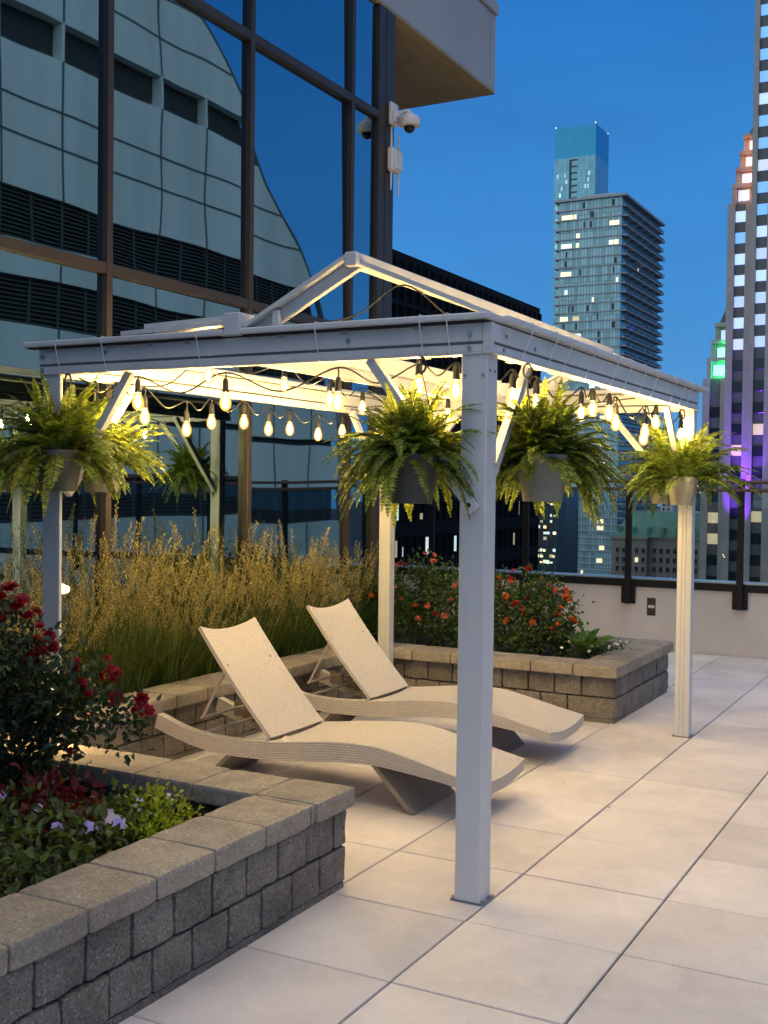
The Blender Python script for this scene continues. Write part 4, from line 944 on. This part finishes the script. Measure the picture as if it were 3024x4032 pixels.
fl2 = [(-1.17, .12, .46, .8), (-1.155, .10, .45, .8), (-1.14, .14, .47, .6), (-1.08, .10, .47, 1.0), (-1.02, .19, .47, .8), (-1.0, .20, .45, .7), (-1.06, .05, .46, .6), (-1.09, -.06, .455, 1.1), (-1.00, -.09, .45, .7), (-1.01, .02, .455, .7), (-.97, .03, .445, .5), (-.98, -.10, .43, .6), (-1.05, .16, .46, .6)]
shrub('impatiens', 'impatiens with pale pink blooms in front of the lime green foliage', 'bedding plant', (-1.03, 0.0, 0.31), [((-1.04, 0.0, 0.40), (0.11, 0.14, 0.06)), ((-1.12, 0.08, 0.41), (0.09, 0.08, 0.05))], 700, 0.034, M['impleaf'], fl2, M['whitepet'], 0.017, 52, None, 5, 50, 6, None, .5, 'flower', 0.25)
shrub('sweet_potato_vine', 'bright lime green trailing foliage in the near planter corner', 'bedding plant', (-0.97, 0.17, 0.31), [((-0.98, 0.14, 0.395), (0.13, 0.14, 0.06)), ((-0.885, 0.05, 0.42), (0.05, 0.16, 0.035)), ((-1.08, 0.2, 0.42), (0.08, 0.08, 0.05))], 2600, 0.024, M['lime'], [], M['lime'], 0.02, 53, None, 5, 60)
shrub('coleus', 'dark red leaved coleus between the rose bush and the flowers', 'bedding plant', (-1.42, 0.06, 0.31), [((-1.40, 0.04, 0.37), (0.17, 0.15, 0.07)), ((-1.28, -0.02, 0.36), (0.1, 0.08, 0.05))], 520, 0.05, M['coleus'], [], M['coleus'], 0.02, 54, None, 6, 30)
for o in COL.objects:
    if o.parent is None and o.name.split('.')[0] in ('impatiens', 'sweet_potato_vine', 'coleus'):
        dx, dy = {'impatiens': (0, 0), 'sweet_potato_vine': (-0.07, -0.07), 'coleus': (-0.10, -0.06)}[o.name.split('.')[0]]
        if o.name == 'impatiens.001': dx, dy = -0.05, -0.04
        o.location = Vector(o.location) + Vector((dx, dy, -0.042))
t = thing('strap_leaf_plant', 'small green plant with arching strap leaves by the planter wall', 'plant', (-1.42, 0.30, 0.27)); g = MB(); rg = random.Random(8)
for k in range(9):
    a = rg.uniform(0, 6.28); l_ = rg.uniform(.12, .24); pts = [Vector((-1.42, .30, .27))]; d = Vector((math.cos(a) * .5, math.sin(a) * .5, 1)).normalized()
    for i in range(8): d = (d + Vector((math.cos(a) * .1, math.sin(a) * .1, -0.17))).normalized(); pts.append(pts[-1] + d * l_ / 8)
    sd = Vector((-math.sin(a), math.cos(a), 0)) * 0.005
    for i in range(8): g.face([pts[i] - sd, pts[i] + sd, pts[i + 1] + sd * (1 - (i + 1) / 8.5), pts[i + 1] - sd * (1 - (i + 1) / 8.5)])
g.build('foliage', M['broad'], t)

# ------------------------------------------------------------------ small lamps on the terrace
t = thing('garden_light', 'small lit lantern behind the red rose bush on the planter coping', 'lamp', (-2.16, 0.60, 0.417))
g = MB(); g.lathe([(0.05, 0), (0.05, 0.012), (0.016, 0.02), (0.014, 0.10)], (-2.16, 0.60, 0.4175), 14); g.lathe([(0.05, 0.20), (0.085, 0.19), (0.08, 0.205), (0.03, 0.235), (0.006, 0.245)], (-2.16, 0.60, 0.4175), 18); g.build('housing', M['bronze'], t, True)
g = MB(); g.lathe([(0.03, 0.102), (0.034, 0.12), (0.034, 0.18), (0.03, 0.188)], (-2.16, 0.60, 0.4175), 14); sh = MB(); aa = [RAD(v) for v in range(-95, -17, 7)]
for a, b in zip(aa[:-1], aa[1:]): sh.face([(-2.16 + 0.05 * math.cos(a), 0.60 + 0.05 * math.sin(a), 0.50), (-2.16 + 0.05 * math.cos(b), 0.60 + 0.05 * math.sin(b), 0.50), (-2.16 + 0.06 * math.cos(b), 0.60 + 0.06 * math.sin(b), 0.62), (-2.16 + 0.06 * math.cos(a), 0.60 + 0.06 * math.sin(a), 0.62)])
sh.build('glare_shield', M['bronze'], t)  # added to keep the lamp's glare out of the camera view
g.build('lamp_glass', emit('warm_lamp', (1.0, 0.66, 0.28), 130), t, 'all')
t = thing('post_light', 'small round white lamp on the side of the left front post', 'lamp', (-2.30, 0.83, 1.13))
g = MB(); g.lathe([(0.030, 0.0), (0.030, 0.060), (0.027, 0.062)], (-2.3575, 0.842, 1.13), 20, axis='x'); g.build('base', M['white_plastic'], t, True)
g = MB(); g.lathe([(0.021, 0.0625), (0.022, 0.075), (0.019, 0.092), (0.010, 0.100), (0.004, 0.102)], (-2.3575, 0.842, 1.13), 20, axis='x'); g.build('lamp_glass', emit('pale_lamp', (1.0, 0.78, 0.5), 1.6), t, 'all')

# ------------------------------------------------------------------ city
def glassmat(name, col, rough=0.15, metal=0.7, pw=1.5, ph=3.0, dark=0.6, pvar=0.35, fl=0.15):
    # curtain wall: panel-by-panel variation and mullion lines from object coordinates
    mt, n, l, p = newmat(name)
    p.inputs['Roughness'].default_value = rough; p.inputs['Metallic'].default_value = metal
    t = n.new('ShaderNodeTexCoord'); sp = n.new('ShaderNodeSeparateXYZ'); l.new(t.outputs['Object'], sp.inputs[0])
    ad = n.new('ShaderNodeMath'); ad.operation = 'ADD'; l.new(sp.outputs[0], ad.inputs[0]); l.new(sp.outputs[1], ad.inputs[1])
    cm = n.new('ShaderNodeCombineXYZ'); l.new(ad.outputs[0], cm.inputs[0]); l.new(sp.outputs[2], cm.inputs[1])
    b = n.new('ShaderNodeTexBrick'); b.offset = 0.0; b.inputs['Scale'].default_value = 1.0; b.inputs['Brick Width'].default_value = pw; b.inputs['Row Height'].default_value = ph
    b.inputs['Mortar Size'].default_value = fl; b.inputs['Color1'].default_value = (*col, 1); b.inputs['Color2'].default_value = (*[c * (1 - pvar) for c in col], 1); b.inputs['Mortar'].default_value = (*[c * dark for c in col], 1)
    b.inputs['Bias'].default_value = -0.2
    l.new(cm.outputs[0], b.inputs['Vector']); l.new(b.outputs['Color'], p.inputs['Base Color']); return mt
WLIT = emit('lit_apartment_window', (1.0, 0.80, 0.48), 1.15); WLIT2 = emit('lit_cool_window', (0.85, 0.95, 0.85), 0.9); WDIM = emit('dim_lit_window', (0.9, 0.72, 0.40), 0.45)
conc = mat('tower_concrete', (0.40, 0.43, 0.44), 0.8, var=0.1, scale=0.3); conc_d = mat('dark_tower_slab', (0.10, 0.105, 0.11), 0.8)
# residential tower with balcony slabs
t = thing('apartment_tower', 'glass apartment tower with balcony slabs and scattered lit windows', 'tower', (-130, 400, -45))
X0, X1, YA, YB, ZT = -138.2, -115.2, 387.8, 438.5, 105.0
g = MB(); g.box((X0, YA, -45), (X1, YB, ZT - 0.8)); g.build('glass_facade', glassmat('tower_glass', (0.34, 0.54, 0.58), 0.3, 0.45, 1.1, 6.0, 0.45, 0.5, 0.12), t)
zz = []; z = ZT - 4.2; st = 3.5
while z > -44:
    zz.append(z); st = max(2.25, st - 0.028); z -= st
rg = random.Random(2)
fl_slab = conc
for i, z in enumerate(zz):
    g = MB(); g.box((X0 - 0.5, YA - 0.35, z), (X1 + 0.25, YA + 0.3, z + 0.42))
    g.box((X0 - 1.6, YA - 0.5, z), (X0 + 5.0, YA + 4, z + 0.40))
    yy_ = YA + 0.3
    while yy_ < YB:
        ln = 7.2; o_ = 1.5 + (0.5 if i % 2 else 0.0)
        g.box((X1 - 0.1, yy_, z), (X1 + o_, min(yy_ + ln, YB + 0.8), z + 0.40)); g.box((X1 + o_ - 0.08, yy_, z + 0.40), (X1 + o_, min(yy_ + ln, YB + 0.8), z + 1.25), 1)
        yy_ += ln + 1.2
    g.build('floor_slab', [fl_slab, conc_d], t)
g = MB(); g.box((X0 - 1.8, YA - 1.0, ZT - 0.8), (X1 + 1.8, YB + 1.6, ZT)); g.box((X0 + 7, YA + 3, ZT), (X1 - 3, YB - 8, ZT + 1.6)); g.build('roof', conc, t)
dk = mat('dark_balcony_glass', (0.03, 0.035, 0.04), 0.4)
def lit(t, x0, x1, z0, z1, y, m_):
    x0, x1 = [X0 + (q + 138.2) * (X1 - X0) / 17.3 for q in (x0, x1)]
    g = MB(); g.box((x0, y - 0.12, z0), (x1, y - 0.02, z1)); g.build('window', m_, t)
for (a, b, fi, m_) in ((-137.5, -134.3, 1, WLIT), (-134.0, -133.4, 1, WLIT), (-124.2, -121.6, 2, WLIT), (-124.3, -123.2, 4, WLIT2), (-123.0, -121.7, 4, WLIT), (-133.4, -132.4, 3, WLIT), (-137.6, -134.6, 4, WLIT2), (-133.4, -132.6, 4, WLIT), (-137.6, -134.6, 7, WLIT), (-122.2, -121.6, 8, WLIT2), (-136.4, -135.6, 9, WLIT2), (-128.7, -128.2, 10, WLIT), (-137.6, -135.4, 12, WLIT), (-134.0, -132.2, 12, WDIM), (-133.6, -131.6, 14, WLIT2), (-122.4, -121.6, 17, WLIT), (-134, -132.6, 17, WLIT2), (-124.6, -123.4, 19, WLIT), (-129, -127.6, 20, WLIT2), (-134, -132.6, 22, WLIT), (-126, -124.8, 24, WLIT), (-131, -129.9, 27, WLIT), (-126.1, -124.4, 30, WLIT), (-130.5, -129.6, 33, WLIT), (-128.5, -127.5, 35, WLIT), (-126.2, -124.6, 38, WLIT), (-126.3, -124.5, 39, WLIT), (-125.6, -124.2, 42, WLIT), (-126.3, -124.7, 44, WLIT), (-130.6, -130.0, 46, WLIT), (-126.6, -125.2, 47, WLIT)):
    if fi < len(zz): lit(t, a, b, zz[fi] + 0.55, zz[fi] + 2.1, YA, m_)
for (y, fi, m_, wd) in ((396, 5, WDIM, 2.2), (409, 6, WLIT, 2.0), (397, 3, WDIM, 1.5), (400, 13, emit('blue_lit_window', (0.03, 0.03, 1.0), 1.6), 2.5), (396, 13, WLIT, 1.2), (405, 24, WDIM, 2), (412, 28, WLIT, 1.6), (401, 31, WLIT, 1.6), (409, 26, WDIM, 3)):
    g = MB(); g.box((X1 + 0.02, y, zz[fi] + 0.6), (X1 + 0.12, y + wd, zz[fi] + 2.2)); g.build('window', m_, t)
rg = random.Random(12)
for k in range(34):
    fi = rg.randrange(0, 22); x = rg.uniform(X0 + 1, X1 - 2); g = MB(); g.box((x, YA - 0.06, zz[fi] + 0.42), (x + rg.uniform(0.5, 1.0), YA - 0.01, zz[fi] + 2.7)); g.build('window', dk, t)
# blue glass tower behind
PBW = emit('pale_blind_window', (0.55, 0.80, 0.85), 0.42)
t = thing('glass_tower', 'tall slim blue glass tower rising behind the apartment tower', 'tower', (-180, 545, -45))
BX0, BX1, BY0, BY1 = -192.1, -171.2, 530.0, 550.6
g = MB(); g.box((BX0, BY0, -45), (BX1, BY1, 163.0)); g.build('glass_facade', glassmat('blue_tower_glass', (0.25, 0.56, 0.66), 0.3, 0.35, 1.4, 3.1, 0.75, 0.35, 0.12), t)
g = MB(); g.box((BX0, BY0, 163.0), (BX1, BY1, 178.0)); g.build('crown', glassmat('blue_crown_glass', (0.04, 0.36, 0.60), 0.25, 0.4, 1.6, 5.0, 0.85, 0.10, 0.12), t)
for x, y in ((BX0 + 0.4, BY0 + 0.4), (BX1 - 0.4, BY0 + 0.4), (BX1 - 0.4, BY1 - 0.4)):
    g = MB(); g.lathe([(0.25, 178.0), (0.25, 178.7), (0.1, 179.0)], (x, y, 0), 8); g.build('roof_light', emit('roof_light', (1, .9, .85), 1.0), t)
for k in range(16):
    z = 162 - k * 3.12; g = MB(); g.box((-184.4, BY0 - 0.1, z - 3.0), (-183.3, BY0 + 0.2, z)); g.box((-183.3, BY0 - 0.1, z - 0.75), (-180.4, BY0 + 0.2, z)); g.build('balcony_recess', dk, t)
rg = random.Random(9)
for k in range(26):
    x = rg.uniform(BX0 + 1, BX1 - 2); z = 159 - rg.randrange(0, 14) * 3.12
    if -185.5 < x < -179.5: continue
    g = MB(); g.box((x, BY0 - 0.08, z - 2.4), (x + rg.uniform(.5, 1.1), BY0 - 0.01, z - 0.4)); g.build('window', PBW, t)
g = MB(); g.box((BX1 + 0.01, 538.5, 138), (BX1 + 0.08, 539.6, 140.4)); g.build('window', WDIM, t)
# stone tower at the right edge, three stepped wings
stone = mat('grey_granite', (0.40, 0.36, 0.325), 0.8, var=0.15, scale=0.35, bump=0.1, bscale=2); spand = mat('dark_spandrel', (0.13, 0.13, 0.135), 0.5)
pale = emit('sky_reflect_window', (0.20, 0.48, 0.86), 0.72); palelit = emit('white_lit_window', (0.56, 0.76, 1.0), 0.70)  # blue panes: reflected sky put in as a glow of their own
PL = [palelit, emit('soft_lit_window', (0.56, 0.74, 0.95), 0.55), emit('blind_lit_window', (0.66, 0.76, 0.88), 0.62)]
darkwin = mat('dark_office_window', (0.02, 0.03, 0.035), 0.2)
t = thing('stone_tower', 'grey stone tower with square pale windows and stepped crown at the right edge', 'tower', (-35, 210, -45))
def wing(x0, x1, yf, ztop, cols, zstart, step, palek, nl, seed, name='wing'):
    nlit = (palek, nl)
    rg = random.Random(seed); g = MB()
    edges = [x0] + [v for c in cols for v in c] + [x1]
    for i in range(0, len(edges), 2):
        a, b = edges[i], edges[i + 1]
        if b - a > 0.02:
            g.box((a, yf, -45), (b, yf + 1.0, ztop))
            z = -44.0
    g.box((x0, yf + 1.0, -45), (x1, yf + 14, ztop))
    g.build(name, stone, t)
    for (a, b) in cols:
        g = MB(); g.box((a + 0.005, yf + 0.55, -45), (b - 0.005, yf + 0.995, ztop - 0.01)); g.build('spandrel', spand, t)
        z = zstart; k = 0
        while z > -30:
            mtl = (pale if k in nlit[0] else PL[rg.randrange(3)]) if k < nlit[1] else (WDIM if rg.random() < 0.07 else darkwin)
            if z + 1.9 < ztop - 0.5:
                g = MB(); g.cbox((a + 0.06, yf + 0.46, z), (b - 0.06, yf + 0.545, z + 1.9), 0.03); g.build('window', mtl, t)
            z -= step; k += 1
wing(-36.58, -14.0, 202.0, 110.0, [(-35.72, -33.83), (-32.0, -30.1), (-28.3, -26.4)], 84.1, 3.83, (0, 1, 2, 3, 5, 6, 8, 9), 16, 1)
wing(-40.80, -36.58, 203.0, 52.2, [(-39.55, -37.68)], 48.95, 3.75, (1,), 7, 2)
wing(-44.85, -40.80, 204.0, 21.6, [(-43.65, -41.70)], 14.6, 3.8, (), 0, 3)
def crown(x0, x1, yf, z0, n, dx, dz, tipx, tip, side_mat, name):
    for k in range(n):
        g = MB(); a = x0 + dx * k
        g.box((a, yf + 0.3 * k, z0 + dz * k), (a + 0.75, yf + 10, z0 + dz * (k + 1) - 0.05)); g.box((a + 0.75, yf + 0.9, z0 + dz * k), (x1, yf + 10, z0 + dz * (k + 1) - 0.05))
        g.box((a + 0.02, yf - 0.12, z0 + dz * (k + 1) - 0.05), (x1, yf + 10, z0 + dz * (k + 1) + 0.55)); g.build(name, side_mat, t)
        if x1 - a > 1.6:
            g = MB(); g.box((a + 1.0, yf + 0.8, z0 + dz * k + 0.5), (min(a + 2.9, x1 - 0.05), yf + 0.895, z0 + dz * k + 2.4)); g.build('window', palelit, t)
    a = x0 + dx * n; zt = z0 + dz * n + 0.55; g = MB()
    g.add([(a, yf + 1, zt), (x1 + 3, yf + 1, zt), (x1 + 3, yf + 8, zt), (a, yf + 8, zt), (a + 1.5, yf + 3, zt + tip), (x1 + 3, yf + 3, zt + tip), (x1 + 3, yf + 6, zt + tip), (a + 1.5, yf + 6, zt + tip)], [(0,3,2,1),(4,5,6,7),(0,1,5,4),(1,2,6,5),(2,3,7,6),(3,0,4,7)]); g.build('roof', mat('slate_roof_' + name, (0.03, 0.05, 0.08), 0.5), t)
crown(-40.22, -36.60, 203.2, 52.25, 4, 0.60, 2.85, 0, 3.6, stone, 'crown_step')
crown(-44.2, -40.82, 204.2, 21.65, 3, 0.62, 3.1, 0, 4.6, stone, 'crown_step')
def plight(name, loc, col, power, size=0.5, aim=None, spot=None):
    ld = bpy.data.lights.new(name, 'SPOT' if aim else 'POINT'); ld.energy = power; ld.color = col; ld.shadow_soft_size = size
    o = bpy.data.objects.new(name, ld); COL.objects.link(o); o.location = loc
    if aim: ld.spot_size = RAD(spot or 60); ld.spot_blend = 0.6; o.rotation_euler = (Vector(aim) - Vector(loc)).to_track_quat('-Z', 'Y').to_euler()
    return o
plight('purple_uplight', (-38.2, 200.2, -8.0), (0.22, 0.02, 1.0), 26000, 0.3, (-37.9, 203, 10), 50)
plight('purple_uplight', (-36.4, 199.9, -2.0), (0.22, 0.02, 1.0), 24000, 0.3, (-36.6, 202, 16), 50)
plight('green_crown_light', (-41.4, 204.2, 22.9), (0.02, 1.0, 0.25), 500, 0.2)
plight('green_crown_light', (-41.0, 203.6, 27.5), (0.02, 1.0, 0.25), 130, 0.2)
for z in (51.0, 53.9, 56.8, 59.6): plight('orange_crown_light', (-37.6, 202.7, z + 2.7), (1.0, 0.30, 0.06), 90, 0.2)
# long black building behind the glass office
t = thing('dark_office_block', 'long black office block with few lit windows behind the pergola', 'building', (-60, 110, -45))
blk = mat('black_facade', (0.005, 0.005, 0.006), 0.7, spec=0.15); 
g = MB(); g.box((-90, 40, -45), (-55, 147.8, 26.8)); g.build('facade', blk, t)
for y in [60 + 1.9 * i for i in range(47)]:
    g = MB(); g.box((-55, y, -45), (-54.7, y + 0.35, 26.0)); g.build('fin', blk, t)
g = MB(); g.box((-54.66, 60, 21.0), (-54.60, 146.5, 21.5)); 
for z in (-8, -3.9, -0.2, 3.5, 7.2): g.box((-54.66, 60, z), (-54.58, 147.5, z + 1.5))
g.build('spandrel_band', blk, t)
rg = random.Random(4); k = 0
for z0 in (-6.3, -2.3, 1.5):
    for y in [62 + 1.9 * i for i in range(45)]:
        if k < 60 and rg.random() < (0.34 if int(y / 14) % 3 else 0.12):
            a = y + rg.uniform(-1.4, -0.6); g = MB(); hz = rg.uniform(0.5, 2.0); g.box((-54.99, a, z0 + 0.2), (-54.93, a + rg.uniform(0.3, 1.1), z0 + 0.2 + hz)); g.build('window', rg.choice([WDIM, WLIT2, WDIM]), t); k += 1
# mid-rise block between, green-roofed hotel, white block, far blocks
t = thing('midrise_block', 'dark teal office block with lit windows between the black block and towers', 'building', (-103, 285, -45))
g = MB(); g.box((-112, 283, -45), (-99.9, 300, 1.2)); g.build('facade', glassmat('teal_block_glass', (0.05, 0.08, 0.09), 0.3, 0.4, 1.2, 2.2, 0.5, 0.5, 0.15), t)
rg = random.Random(6)
for k in range(34):
    x = -105.6 + rg.randrange(0, 6) * 0.9; z = -1.5 - rg.randrange(0, 12) * 1.55; g = MB(); g.box((x, 282.92, z), (x + rg.uniform(.4, .9), 282.99, z + rg.uniform(.4, .9))); g.build('window', rg.choice([WLIT, WLIT2, WDIM]), t)
t = thing('green_roofed_hotel', 'beige hotel with green mansard roof behind the right railing', 'building', (-64, 250, -45))
hb = mat('hotel_stone', (0.26, 0.225, 0.20), 0.85, var=0.1, scale=0.4); grn = mat('copper_green_roof', (0.06, 0.20, 0.16), 0.6, var=0.15, scale=0.5)
HX0, HX1, HX2 = -73.3, -65.4, -52.5
g = MB(); g.box((HX0, 244.0, -45), (HX1, 262, -9.6)); g.box((HX1, 245.5, -45), (HX2, 262, -9.6)); g.box((HX0 - .25, 243.75, -9.6), (HX1 + .2, 262, -9.1)); g.box((HX1 + .2, 245.25, -9.6), (HX2 + .3, 262, -9.1)); g.build('wall', hb, t)
g = MB(); g.add([(HX0, 244.2, -9.1), (HX2, 245.7, -9.1), (HX2, 262, -9.1), (HX0, 262, -9.1), (HX0 + 3.0, 248.5, -3.6), (HX2 - 1.5, 248.5, -3.6), (HX2 - 1.5, 260, -3.6), (HX0 + 3.0, 260, -3.6)], [(0,3,2,1),(4,5,6,7),(0,1,5,4),(1,2,6,5),(2,3,7,6),(3,0,4,7)]); g.build('roof', grn, t)
rg = random.Random(8)
for (xa, n, yf) in ((-72.3, 5, 244.0), (-64.4, 8, 245.5)):
    for i in range(n):
        for r in range(5):
            x = xa + i * (1.45 if n == 5 else 1.5); z = -12.6 - r * 2.05
            g = MB(); g.box((x - 0.1, yf - 0.14, z - 0.16), (x + 0.82, yf - 0.005, z - 0.03)); wd = MB(); fr = g.build('window', hb, t)
            g = MB(); g.box((x, yf - 0.06, z), (x + 0.33, yf - 0.01, z + 1.05)); g.box((x + 0.39, yf - 0.06, z), (x + 0.72, yf - 0.01, z + 1.05)); g.build('pane', WLIT if rg.random() < 0.05 else darkwin, fr)
for i in range(6):
    x = HX0 + 1.2 + i * 3.2; g = MB(); g.box((x, 244.9, -8.8), (x + 0.8, 247.5, -6.9)); g.build('dormer', grn, t)
t = thing('white_block', 'small white building above the green hotel roof', 'building', (-74, 300, -45))
g = MB(); g.box((-76.3, 297, -45), (-73.0, 304, 1.4)); g.build('wall', mat('white_wall', (0.55, 0.56, 0.58), 0.8), t)
for i in range(2):
    for r in range(4): 
        g = MB(); g.box((-75.6 + i * 1.3, 296.93, -0.4 - r * 1.25), (-75.1 + i * 1.3, 296.99, 0.3 - r * 1.25)); g.build('window', darkwin, t)
t = thing('far_office_block', 'distant dark block low between the apartment tower and stone tower', 'building', (-110, 520, -45))
g = MB(); g.box((-128, 520, -45), (-92, 540, 9.0)); g.build('facade', glassmat('far_block_glass', (0.10, 0.14, 0.18), 0.3, 0.5, 2.0, 3.2, 0.6, 0.4, 0.2), t)
rg = random.Random(16)
for k in range(14):
    g = MB(); x = rg.uniform(-126, -94); z = 6 - rg.randrange(0, 6) * 3.2; g.box((x, 519.9, z), (x + 1.3, 519.98, z + 1.4)); g.build('window', WDIM, t)
t = thing('far_office_block', 'low grey block in front of the stone tower base', 'building', (-44, 190, -45))
g = MB(); g.box((-52.0, 192, -45), (-36, 200, -15.2)); g.build('facade', glassmat('low_block_wall', (0.12, 0.13, 0.15), 0.6, 0.1, 1.8, 2.6, 0.5, 0.4, 0.25), t)

# ------------------------------------------------------------------ the curved building opposite that the facade mirrors
t = thing('curved_roof_building', 'pale panelled building with curved roofline mirrored in the glass facade', 'building', (30, 30, -45))
pp = mat('pale_blue_panel', (0.80, 0.82, 0.81), 0.6, var=0.10, scale=0.5, streak=True, dirt=0.15); lv = mat('dark_louvre', (0.035, 0.035, 0.035), 0.6); jt = mat('panel_joint', (0.10, 0.12, 0.13), 0.8)
SIL = [(8, 29.0), (20, 27.5), (30, 26.0), (36, 24.6), (38.9, 23.6), (41.3, 22.3), (43.2, 20.4), (44.4, 19.0), (45.9, 17.4), (47.7, 15.8), (49.6, 13.4), (50.8, 11.4), (51.8, 8.8), (52.4, 5.0), (52.6, 1.0), (52.7, -45)]
SILs = [(p.x, p.z) for p in smooth_pts([(a, 0, b) for a, b in SIL], 5)]
def roof_y(z):      # rightmost y of the silhouette at a height
    for (y0, z0), (y1, z1) in zip(SILs[:-1], SILs[1:]):
        if z1 <= z <= z0: return y0 + (y1 - y0) * ((z0 - z) / max(1e-6, z0 - z1))
    return SILs[0][0]
FXB = 25.0
def slab(z0, z1, x, mtl, name, y0=8.0, inset=0.0, depth=20):
    pts = [(y0, z0)] + [(roof_y(z0) - inset, z0)]
    k = 10
    for i in range(1, k + 1):
        z = z0 + (z1 - z0) * i / k; pts.append((roof_y(z) - inset, z))
    if z1 >= 26: pts = [(y0, z0), (roof_y(z0) - inset, z0)] + [(a - inset, b) for a, b in reversed(SILs) if b > z0] 
    else: pts.append((y0, z1))
    n_ = len(pts); g = MB(); vs = [(x, a, b) for a, b in pts] + [(x + depth, a, b) for a, b in pts]
    fs = [tuple(range(n_)), tuple(reversed(range(n_, 2 * n_)))] + [(i, n_ + i, n_ + (i + 1) % n_, (i + 1) % n_) for i in range(n_)]
    g.add(vs, fs); return g.build(name, mtl, t)
slab(19.85, 29.0, FXB, pp, 'wall_panel'); slab(18.40, 19.84, FXB + 0.5, lv, 'window_band', 8, 0.6); slab(12.85, 18.39, FXB, pp, 'wall_panel'); slab(10.9, 12.84, FXB + 0.3, lv, 'louvre_band', 8, 0.5)
slab(9.5, 10.89, FXB, pp, 'wall_panel'); slab(7.7, 9.49, FXB + 0.3, lv, 'louvre_band', 8, 0.5); slab(4.6, 7.69, FXB, pp, 'wall_panel'); slab(4.3, 4.59, FXB + 0.3, lv, 'louvre_band', 8, 0.5); slab(2.0, 4.29, FXB, pp, 'wall_panel')
slab(0.05, 1.99, FXB + 0.3, lv, 'louvre_band', 8, 0.5); slab(-2.6, 0.04, FXB, pp, 'wall_panel'); slab(-6, -2.61, FXB + 0.3, lv, 'louvre_band', 8, 0.5); slab(-45, -6.01, FXB, pp, 'wall_panel')
g = MB()
for z in (16.35, 14.9, 21.6, 23.4): g.box((FXB - 0.02, 8, z - 0.045), (FXB - 0.004, roof_y(z) - 0.1, z + 0.045))
for z0, z1 in ((19.9, 23.3), (12.86, 18.38), (9.5, 10.88), (4.6, 7.68), (2.0, 4.28), (-2.6, 0.03)):
    y = 11.5
    while y < roof_y(z1) - 0.3: g.box((FXB - 0.022, y - 0.05, z0), (FXB - 0.005, y + 0.05, z1)); y += 3.15
g.build('panel_joints', jt, t)
g = MB()
y = 11.5
while y < roof_y(19.8) - 1: g.box((FXB, y - 0.07, 18.41), (FXB + 0.49, y + 0.07, 19.83)); y += 3.15
g.build('window_pier', pp, t)
g = MB(); lm = mat('louvre_blade', (0.075, 0.075, 0.07), 0.6)
for z0, z1 in ((10.95, 12.8), (7.75, 9.45), (0.1, 1.95)):
    z = z0
    while z < z1: g.box((FXB + 0.16, 8, z), (FXB + 0.29, roof_y(z) - 0.7, z + 0.06)); z += 0.17
    y = 11.5
    while y < roof_y(z1) - 1: g.box((FXB + 0.12, y - 0.06, z0), (FXB + 0.155, y + 0.06, z1)); y += 1.58
g.build('louvre_blades', lm, t)
g = MB(); tub = [(FXB + 0.1, a + 0.02, b) for a, b in SILs]; g.tube(tub, 0.14, 6); g.build('roof_edge', jt, t)

# ------------------------------------------------------------------ litter
lm_ = mat('dry_leaf', (0.16, 0.10, 0.05), 0.8)
for i, (x, y, a, ln, lab) in enumerate(((0.03, 2.36, 2.0, 0.025, 'tiny dry leaf fleck on the joint beside the right lounger foot'), (-0.35, 2.72, 1.1, 0.018, 'tiny dark fleck on the paving between lounger and far planter'))):
    g = MB(); d = Vector((math.cos(a), math.sin(a), 0.12)); leaf(g, Vector((x, y, 0.006)), d, Vector((0, 0, 1)), ln, ln * 0.45, 0.25); o = g.build('fallen_leaf', lm_); tag(o, lab, 'leaf')
